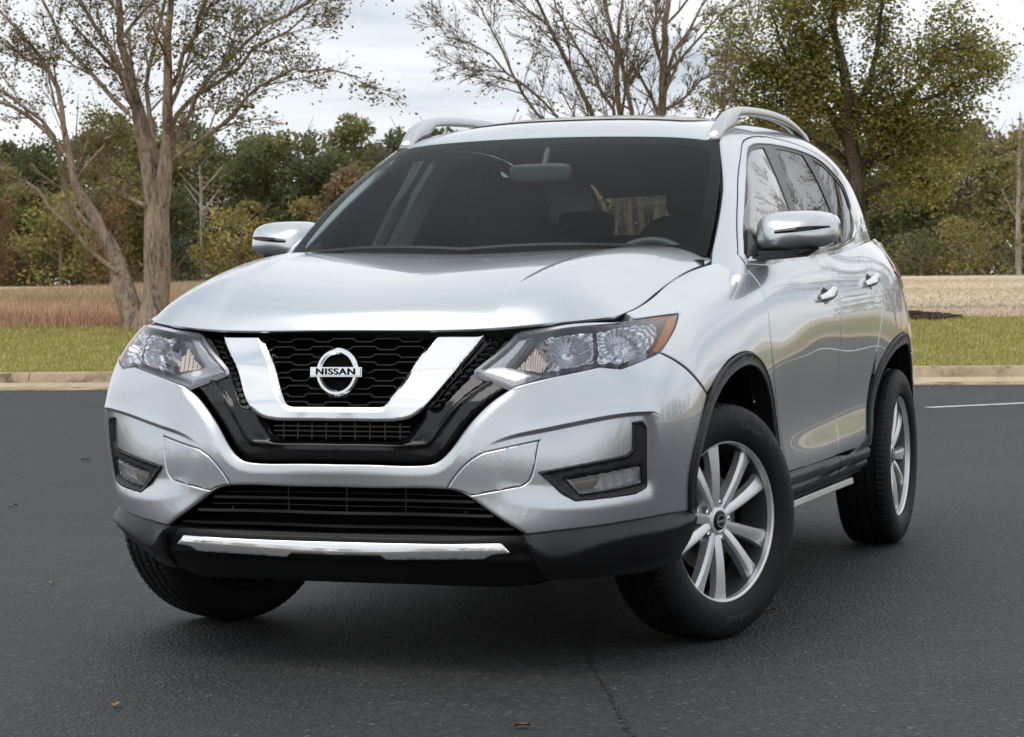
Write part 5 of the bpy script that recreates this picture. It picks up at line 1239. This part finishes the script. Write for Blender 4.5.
# black ditch strip between roof skin and side
for s_ in (1, -1):
    yy = np.linspace(.985, 3.1, 50); P = []
    for y in yy:
        xe = float(np.interp(y, RE[:, 0], RX)); xi = min(.562, xe-.022); ze = float(np.interp(y, RE[:, 0], RE[:, 1])); P.append((s_*(xe+xi)/2, y, ze-.010))
    b_ = MB(); b_.sweep(P, [(-.021, -.012), (.021, -.012), (.021, .008), (-.021, .008)]); b_.build('roof_moulding', m_plast, car)
def rail(s_):
    pts = [(1.00, .000, .572), (1.05, .022, .576), (1.12, .039, .579), (1.24, .048, .579), (1.5, .046, .575), (1.9, .043, .568), (2.25, .037, .556), (2.45, .028, .545), (2.56, .016, .538), (2.62, -.004, .533)]
    pp = seg_curve([(y, h, x) for y, h, x in pts], .02); b_ = MB(); V = []; k = 12; n0 = len(pp)
    for i, (y, h, x) in enumerate(pp):
        ze = float(np.interp(y, RE[:, 0], RE[:, 1])); top = ze+h+.012; bar = float(sm(np.array([(y-1.20)/.09]))[0]*sm(np.array([(2.50-y)/.09]))[0]); bot = ze-.012+(h-.022+.012)*bar
        bot = min(bot, top-.012); w = .0205+.004*(1-bar)
        for j in range(k):
            q = 2*math.pi*j/k; cx = math.copysign(abs(math.cos(q))**.6, math.cos(q)); sz = math.copysign(abs(math.sin(q))**.6, math.sin(q)); V.append((s_*(x+w*cx*(1-.18*max(0, sz))), y, (top+bot)/2+(top-bot)/2*sz))
    F = [(i*k+j, (i+1)*k+j, (i+1)*k+(j+1) % k, i*k+(j+1) % k) for i in range(n0-1) for j in range(k)]+[tuple(range(k)), tuple((n0-1)*k+j for j in range(k))]
    b_.add(V, F); b_.build('roof_rail', m_satin, car, angle=50)
rail(1); rail(-1)

# windscreen with its black border, cowl, wipers
ws_uv = np.array([(x, 0) for x in np.linspace(-1, 1, 50)]+[(1, t_) for t_ in np.linspace(0, 1, 40)[1:]]+[(x, 1) for x in np.linspace(1, -1, 50)[1:]]+[(-1, t_) for t_ in np.linspace(1, 0, 40)[1:-1]])
def rrect(u0, u1, v0, v1, r_u, r_v, k=8):
    o = []
    for cu, cv, a0 in ((u1-r_u, v0+r_v, -90), (u1-r_u, v1-r_v, 0), (u0+r_u, v1-r_v, 90), (u0+r_u, v0+r_v, 180)):
        for a in np.linspace(a0, a0+90, k): o.append((cu+r_u*math.cos(R(a)), cv+r_v*math.sin(R(a))))
    P = np.array(o); return np.concatenate([seg_curve([P[i], P[(i+1) % len(P)]], .03)[:-1] for i in range(len(P))])
inner = rrect(-.925, .925, .085, .925, .10, .07)
wsn = put('windshield', panel_arrays(WS, ws_uv, h=.03, depth=.005), m_glassw, car)
put('glass_border', panel_arrays(WS, ws_uv, [inner], h=.022, disp=lambda q, p: np.full(len(q), -.004), depth=.004), m_dark, wsn)
b_ = MB(); b_.sweep([(x, float(np.interp(abs(x), WB[:, 0], WB[:, 1]))-.035, 1.140) for x in np.linspace(-.72, .72, 40)], [(-.05, -.02), (.05, -.02), (.05, .006), (-.05, .012)]); b_.build('cowl', m_plast, car)
for x0, x1 in ((-.60, .02), (-.02, .62)):
    b_ = MB(); b_.tube([(x, float(np.interp(abs(x), WB[:, 0], WB[:, 1]))+.020, 1.186+.012*math.sin((x-x0)/(x1-x0)*3.14)) for x in np.linspace(x0, x1, 16)], .009, 6); b_.build('wiper', m_seal, car)

# ------------------------------------------------------------ wheels
m_rub = mat('tyre rubber', (.011, .011, .012), .58, vary=.25, vscale=40, spec=.28)
m_let = mat('tyre lettering', (.05, .05, .051), .65)
m_alloy = mat('alloy', (.88, .89, .90), .40, .72)
m_alloy_shade = mat('alloy barrel shade', (.20, .205, .21), .45, .7)  # same alloy, colour darkened for the shade behind the spokes
m_brake = mat('brake iron', (.16, .15, .14), .42, .8, vary=.3, vscale=30)
SW = [(.242, .094), (.249, .102), (.263, .1085), (.290, .1130), (.312, .1105), (.335, .1035), (.346, .094)]
def side_a(r): return float(np.interp(r, [q[0] for q in SW], [q[1] for q in SW]))
def tyre_mesh():
    half = [(a, r) for r, a in SW]+[(.0865, .3520)]
    tread = [(.083, .3535)]
    for g in (.058, .020):
        tread += [(g+.006, .3565 if g < .03 else .3555), (g+.0048, .3480), (g-.0048, .3480), (g-.006, .3570 if g < .03 else .3560)]
    out_ = half+tread; prof = out_+[(-a, r) for a, r in out_[::-1]]
    seg = 288; k = len(prof); V = np.zeros((seg, k, 3))
    for i in range(seg):
        q = 2*math.pi*i/seg
        for j, (a, r) in enumerate(prof):
            rr = r
            if abs(a) > .060 and r > .333 and (i+(2 if a < 0 else 0)) % 3 == 0: rr -= .0030 if r > .345 else .0010
            if abs(a) <= .0525 and r > .35 and (i % 8) == (0 if abs(a) > .03 else 4): rr -= .003
            V[i, j] = (a, rr*math.cos(q), rr*math.sin(q))
    F = [(i*k+j, i*k+j+1, ((i+1) % seg)*k+j+1, ((i+1) % seg)*k+j) for i in range(seg) for j in range(k-1)]
    return V.reshape(-1, 3), F
def bend_text(txt, size, r0, ang, sx=1.1):
    o = text_mesh('tyre_lettering', txt, size, m_let, None, .0009, sx, .0004, 1.05); me = o.data
    for v in me.vertices:
        r = r0+v.co.y; th = math.radians(ang)+v.co.x/r0
        v.co = Vector((side_a(r)+.0006+v.co.z, r*math.sin(th), r*math.cos(th)))
    return o
def spoke(b_, ang):
    for s_ in (-1, 1):
        V = []; n_ = 9
        for i in range(n_):
            t_ = i/(n_-1); r = .034+(.226-.034)*t_
            off = s_*(.0060+.0530*t_); w = .0160+.0060*t_+(.012*t_**7)
            a_ = .060+.020*t_-.010*t_**2+.006*math.sin(math.pi*t_); dep = .040-.012*t_
            rib = s_*w*.30
            for (x_, da) in ((-w, -dep), (-w*.95, -.008), (rib-w*.28, .0), (rib+w*.28, .0), (w*.95, -.008), (w, -dep)): V.append((a_+da, r, off+x_))
        k = 6; F = [(i*k+j, (i+1)*k+j, (i+1)*k+(j+1) % k, i*k+(j+1) % k) for i in range(n_-1) for j in range(k)]+[tuple(range(k)), tuple((n_-1)*k+j for j in range(k))]
        c_, s2 = math.cos(ang), math.sin(ang)
        b_.add([(a, r*c_-o*s2, r*s2+o*c_) for a, r, o in V], F)
wb = MB()
wb.lathe([(.074, .2180), (.0885, .2200), (.0925, .2235), (.0945, .236), (.091, .2385), (.082, .236), (.074, .232)], 96, closed=True)
for i in range(5): spoke(wb, R(90+72*i+18))
wb.lathe([(.020, .010), (.055, .012), (.066, .033), (.064, .040), (.056, .046), (.034, .048), (.031, .076), (.0, .078)], 60)
for i in range(5):
    q = R(90+72*i-18); wb.lathe
wb.V = [(v[0], v[1]*(1.07 if math.hypot(v[1], v[2]) > .19 else 1+.07*max(0, (math.hypot(v[1], v[2])-.06)/.13)), v[2]*(1.07 if math.hypot(v[1], v[2]) > .19 else 1+.07*max(0, (math.hypot(v[1], v[2])-.06)/.13))) for v in wb.V]
wheel0 = wb.build('wheel', m_alloy, car, angle=28)
bl_ = MB(); bl_.lathe([(-.095, .245), (-.088, .238), (-.05, .235), (.060, .2335), (.0735, .2340), (.0735, .244), (.06, .247), (-.05, .244), (-.095, .248)], 96, closed=True); bl0 = bl_.build('rim_barrel', m_alloy_shade, wheel0, angle=28)
V, F = tyre_mesh(); tyre0 = mesh_obj('tyre', V, F, m_rub, wheel0, angle=32)
cap = MB(); cap.lathe([(.067, .0005), (.070, .018), (.068, .028), (.060, .031)], 40); cap0 = cap.build('centre_cap', m_gloss, wheel0)
ring = MB(); pr = [np.array([.0712, .0185*math.cos(q), .0185*math.sin(q)]) for q in np.linspace(0, 6.2832, 41)[:-1]]; ring.sweep(pr, [(-.002, -.001), (.002, -.001), (.002, .001), (-.002, .001)], [(1, 0, 0)]*40, closed=True); ring.box((.0715, 0, 0), (.0025, .044, .008)); ring0 = ring.build('cap_emblem', m_chrome, wheel0)
nuts = []
for i in range(5):
    q = R(90+72*i-18); lug = MB(); lug.lathe([(.034, .0105), (.058, .0105), (.062, .007), (.062, .0)], 6)
    lug.V = [(v[0], v[1]+.0567*math.cos(q), v[2]+.0567*math.sin(q)) for v in lug.V]; nuts.append(lug.build('wheel_nut', m_chrome, wheel0))
br = MB(); br.lathe([(-.012, .06), (-.012, .150), (.008, .152), (.010, .150), (.010, .075), (.03, .070), (.03, .02)], 60); br0 = br.build('brake_disc', m_brake, wheel0)
bk = MB(); bk.lathe([(-.03, .02), (-.03, .236), (-.088, .236), (-.088, .02)], 48); bk0 = bk.build('brake_shield', m_dark, wheel0)
t1 = bend_text('Dynapro', .026, .292, 25); t1.parent = wheel0
t2 = bend_text('HANKOOK', .024, .292, 178); t2.parent = wheel0
kids = nuts+[bl0, tyre0, cap0, ring0, br0, bk0, t1, t2]
def set_wheel(o, x, y, rz, spin): o.location = (x, y, .3565); o.rotation_euler = (spin, 0, rz)
STEER = R(-22)
set_wheel(wheel0, .742+.0635*math.cos(STEER), .0635*math.sin(STEER), STEER, R(4))
for (x, y, rz, sp) in ((-.797, -.014, math.pi+R(-28), R(30)), (.7975, 2.706, 0, R(20)), (-.7975, 2.706, math.pi, R(50))):
    c = wheel0.copy(); COL.objects.link(c); c.parent = car; set_wheel(c, x, y, rz, sp)
    for ch in kids: d = ch.copy(); COL.objects.link(d); d.parent = c
# wheel wells and underside
for y, x0 in ((0, .50), (2.706, .58)):
    for s_ in (1, -1):
        b_ = MB(); n_ = 24; V = []
        for a in np.linspace(8, 172, n_):
            for x in (x0, .872): V.append((s_*x, y-.478*math.cos(R(a)), .36+.478*math.sin(R(a))))
        b_.add(V, [(2*i, 2*i+1, 2*i+3, 2*i+2) for i in range(n_-1)])
        b_.add([(s_*x0, y-.478*math.cos(R(a)), .36+.478*math.sin(R(a))) for a in np.linspace(8, 172, n_)], [tuple(range(n_))])
        b_.build('wheel_well', m_dark, car, angle=60)
ub = MB(); ub.box((0, 1.36, .33), (1.0, 4.1, .20)); ub.box((0, 1.36, .36), (1.62, 1.60, .12)); ub.box((0, 3.40, .42), (1.2, .5, .2)); ub.box((0, -.66, .33), (1.1, .25, .14)); ub.build('underbody', m_dark, car)
eb = MB(); eb.box((0, -.36, .62), (.98, .72, .50)); eb.build('engine_bay', m_dark, car)

# ------------------------------------------------------------ door mirrors
def mirror_shell(s_):
    cx, cz, a_, b_, c_, y1, ne = .926, 1.241, .131, .068, .150, .775, 3.3
    V = []; n_ = 48; k = 16
    for i in range(k+1):
        ph = (i/k)*math.pi/2; rho = math.sin(ph); dp = math.cos(ph)
        for j in range(n_):
            q = 2*math.pi*j/n_; ex = math.copysign(abs(math.cos(q))**(2/ne), math.cos(q)); ez = math.copysign(abs(math.sin(q))**(2/ne), math.sin(q))
            x = cx+a_*rho*ex; z = cz+b_*rho*ez*(1-.10*ex)+.006*ex*rho; y = y1-c_*dp**.6-.035*(-ex)*rho*.6+.32*(z-cz)
            if ez < 0: z += .010*max(0, -ex)*rho*0
            V.append((s_*x, y, z))
    F = [(i*n_+j, i*n_+(j+1) % n_, (i+1)*n_+(j+1) % n_, (i+1)*n_+j) for i in range(k) for j in range(n_)]
    e0 = k*n_; kk = len(V)
    V += [(v[0]*1.0-(v[0]-s_*cx)*.06, v[1]+.012, cz+(v[2]-cz)*.94) for v in V[e0:e0+n_]]
    F += [(e0+j, e0+(j+1) % n_, kk+(j+1) % n_, kk+j) for j in range(n_)]
    b = MB(); b.add(V, F); o = b.build('side_mirror', m_paint, car, angle=50)
    g = MB(); g.add([V[kk+j] for j in range(n_)], [tuple(range(n_))]); g.build('mirror_glass', m_chrome, o)
    def front(x, z):
        ex = abs(x-cx)/a_; ez = abs(z-cz-.006*(x-cx)/a_)/b_; rho = min(.999, (ex**ne+ez**ne)**(1/ne)); return y1-c_*math.sqrt(1-rho*rho)**.6-.021*(-(x-cx)/a_)+.32*(z-cz)
    P = []; W = []
    for t_ in np.linspace(0, 1, 26):
        x = cx-.050+.168*t_; z = cz-.004+.016*t_; P.append((x, front(x, z)-.001, z)); W.append(.0022+.0055*math.sin(math.pi*min(1, .12+.88*t_))**.7)
    V2 = []; 
    for p, w in zip(P, W):
        for sz, dy in ((-1, 0), (0, -.0025), (1, 0)): V2.append((s_*p[0], front(p[0], p[2]+sz*w)-.0018+dy, p[2]+sz*w))
    F2 = [(i*3+j, i*3+j+1, i*3+j+4, i*3+j+3) for i in range(25) for j in (0, 1)]
    b = MB(); b.add(V2, F2); b.build('turn_signal', m_gloss, o)
    # black foot and stalk
    b = MB(); n_ = 20; V3 = []
    for (y, z0, x0, x1, h) in ((.66, 1.172, .80, .99, .010), (.70, 1.172, .785, 1.005, .018), (.75, 1.172, .785, 1.0, .018), (.785, 1.174, .80, .98, .012)):
        for (fx_, fz) in ((0, .7), (.35, -1), (.8, -.9), (1, .6), (.75, 1.2), (.25, 1.3)): V3.append((s_*(x0+(x1-x0)*fx_), y, z0+h*fz))
    b.add(V3, [(i*6+j, (i+1)*6+j, (i+1)*6+(j+1) % 6, i*6+(j+1) % 6) for i in range(3) for j in range(6)]+[tuple(range(6)), tuple(18+j for j in range(6))])
    b.sweep([(s_*.800, .60, 1.158), (s_*.850, .66, 1.163), (s_*.93, .715, 1.168)], [(-.05, -.014), (.05, -.014), (.045, .014), (-.045, .014)])
    b.build('mirror_foot', m_plast, o, bevel=.003, angle=60)
mirror_shell(1); mirror_shell(-1)
# black corner triangle that carries the mirror
TRI = uvloop(GH, [('uv', [(.455,1.156),(.590,1.246)]), ('uv', [(.590,1.246),(.605,1.163)]), ('uv', [(.605,1.163),(.455,1.156)])])
both('mirror_corner', panel_arrays(GH, TRI[::-1], h=.02, disp=lambda q, p: np.full(len(q), .003), depth=.01), m_plast, (car, car))

# ------------------------------------------------------------ cabin
m_seat = mat('charcoal cloth', (.022, .022, .023), .85, vary=.25, vscale=25)
m_trim = mat('grey trim', (.50, .53, .50), .6)
m_dash = mat('dashboard', (.009, .009, .010), .7)
m_lin = mat('headliner', (.20, .21, .20), .9)
def pad(b_, c, d, rx=0, k=4):
    """a rounded cushion"""
    Rx = Matrix.Rotation(rx, 3, 'X'); n1, n2 = 18, 10; V = []
    for i in range(n2+1):
        v = -math.pi/2+math.pi*i/n2
        for j in range(n1):
            u = 2*math.pi*j/n1
            p = (math.cos(v), math.cos(u), math.sin(u), math.sin(v)); f = lambda t, e=.42: math.copysign(abs(t)**e, t)
            w = Vector((d[0]/2*f(p[0])*f(p[1]), d[1]/2*f(p[0])*f(p[2]), d[2]/2*f(p[3]))); V.append(Rx @ w+Vector(c))
    b_.add(V, [(i*n1+j, i*n1+(j+1) % n1, (i+1)*n1+(j+1) % n1, (i+1)*n1+j) for i in range(n2) for j in range(n1)])
for x in (.37, -.37):
    b_ = MB(); pad(b_, (x, 1.20, .72), (.50, .52, .18)); st = b_.build('seat', m_seat, car, angle=60)
    b_ = MB(); pad(b_, (x, 1.50, 1.02), (.48, .15, .62), R(-16)); b_.build('backrest', m_seat, st, angle=60)
    b_ = MB(); pad(b_, (x, 1.585, 1.395), (.26, .10, .17), R(-10)); b_.tube([(x-.06, 1.57, 1.2), (x-.06, 1.585, 1.36)], .007, 6); b_.tube([(x+.06, 1.57, 1.2), (x+.06, 1.585, 1.36)], .007, 6); b_.build('headrest', m_seat, st, angle=60)
b_ = MB(); pad(b_, (0, 2.15, .74), (1.30, .50, .18)); rs_ = b_.build('seat', m_seat, car, angle=60)
b_ = MB(); pad(b_, (0, 2.45, 1.0), (1.30, .15, .56), R(-20)); b_.build('backrest', m_seat, rs_, angle=60)
for x in (.40, -.40):
    b_ = MB(); pad(b_, (x, 2.58, 1.31), (.24, .09, .13), R(-12)); b_.build('headrest', m_seat, rs_, angle=60)
b_ = MB(); b_.sweep([(x, .62+.05*(x/.7)**2, 1.03) for x in np.linspace(-.70, .70, 24)], [(-.42, .07), (-.20, .085), (.10, .07), (.17, .03), (.16, -.15), (.05, -.40), (-.42, -.40)]); b_.build('dashboard', m_dash, car, angle=40)
b_ = MB(); b_.box((0, 1.6, .50), (1.40, 2.9, .04)); b_.build('cabin_floor', m_seat, car)
b_ = MB(); tl = R(24); P = [np.array([.385+.185*math.cos(q), .80+.185*math.sin(q)*math.sin(tl)*1., 1.05+.185*math.sin(q)*math.cos(tl)]) for q in np.linspace(0, 6.2832, 49)[:-1]]
b_.sweep(P+[], [(.016*math.cos(q), .016*math.sin(q)) for q in np.linspace(0, 6.2832, 9)[:-1]], [(0, -1, .4)]*48, closed=True)
for q in (0, math.pi, -math.pi/2): b_.sweep([(.385, .795, 1.05), (.385+.18*math.cos(q), .80+.18*math.sin(q)*math.sin(tl), 1.05+.18*math.sin(q)*math.cos(tl))], [(-.02, -.01), (.02, -.01), (.02, .01), (-.02, .01)], [(0, -1, .4)]*2)
pad(b_, (.385, .79, 1.05), (.16, .07, .14)); b_.build('steering_wheel', mat('wheel leather', (.06, .063, .066), .5), car, angle=60)
b_ = MB(); pad(b_, (.03, .745, 1.455), (.225, .035, .066), R(8)); b_.tube([(.03, .77, 1.46), (.03, .83, 1.54)], .012, 8); b_.build('rear_view_mirror', mat('mirror back', (.05, .055, .058), .5), car, angle=60)
hlq = roof_uv.copy(); hlq[:, 0] *= .98; hlq[:, 1] = .99+(hlq[:, 1]-hlq[:, 1].min())*.97
arr = panel_arrays(ROOF, hlq, h=.06, disp=lambda q, p: np.full(len(q), -.045), depth=.002, sym=True); center('headliner', arr, m_lin, car)
# inside faces of pillars, doors and wings (they close the gaps between panels)
def inner(name, S, uv_, d, m_, holes=()): both(name, panel_arrays(S, uv_, holes, h=.05, disp=lambda q, p: np.full(len(q), -d), depth=.002), m_, (car, car))
inner('pillar_trim', GH, shrink(pil_uv[::-1], .004), .028, m_trim); inner('pillar_trim', GH, shrink(fr_uv[::-1], .002), .026, m_trim, [shrink(dlo_uv[::-1], -.001)])
inner('door_liner', SK, shrink(fd_uv, -.012), .034, m_dash); inner('door_liner', SK, shrink(rd_uv, -.012), .034, m_dash)
inner('wing_liner', SK, shrink(fen_uv, -.004), .034, m_dark); inner('quarter_liner', SK, shrink(qp_uv, -.004), .034, m_dark)
for s_ in (1, -1):
    b_ = MB(); yb = [(1.44, 1.59), (1.38, 1.40), (1.32, 1.17)]; P = [(s_*(float(gx(y, z)[0])-.045), y+.06, z) for y, z in yb]; b_.sweep(P, [(-.07, -.012), (.07, -.012), (.07, .012), (-.07, .012)], [(s_, 0, 0)]*3); b_.build('pillar_trim', m_trim, car)
# rear screen
RB = nat_spline(np.linspace(-1, 1, 5), np.array([(-.60, 3.43, 1.262), (-.34, 3.52, 1.278), (0, 3.55, 1.283), (.34, 3.52, 1.278), (.60, 3.43, 1.262)]))
RT = nat_spline(np.linspace(-1, 1, 5), np.array([(-.46, 3.17, 1.475), (-.26, 3.20, 1.51), (0, 3.215, 1.518), (.26, 3.20, 1.51), (.46, 3.17, 1.475)]))
RS = Fn(lambda s, t: sp_eval(RB, s)+(sp_eval(RT, s)-sp_eval(RB, s))*t[:, None]+np.stack([0*t, .02*4*t*(1-t), .02*4*t*(1-t)], 1), (0, 1))
rs_uv = rrect(-1, 1, 0, 1, .02, .02)
put('rear_window', panel_arrays(RS, rs_uv[::-1], h=.05, depth=.004), glass('rear glass', (.42, .45, .45), 1.52), car)
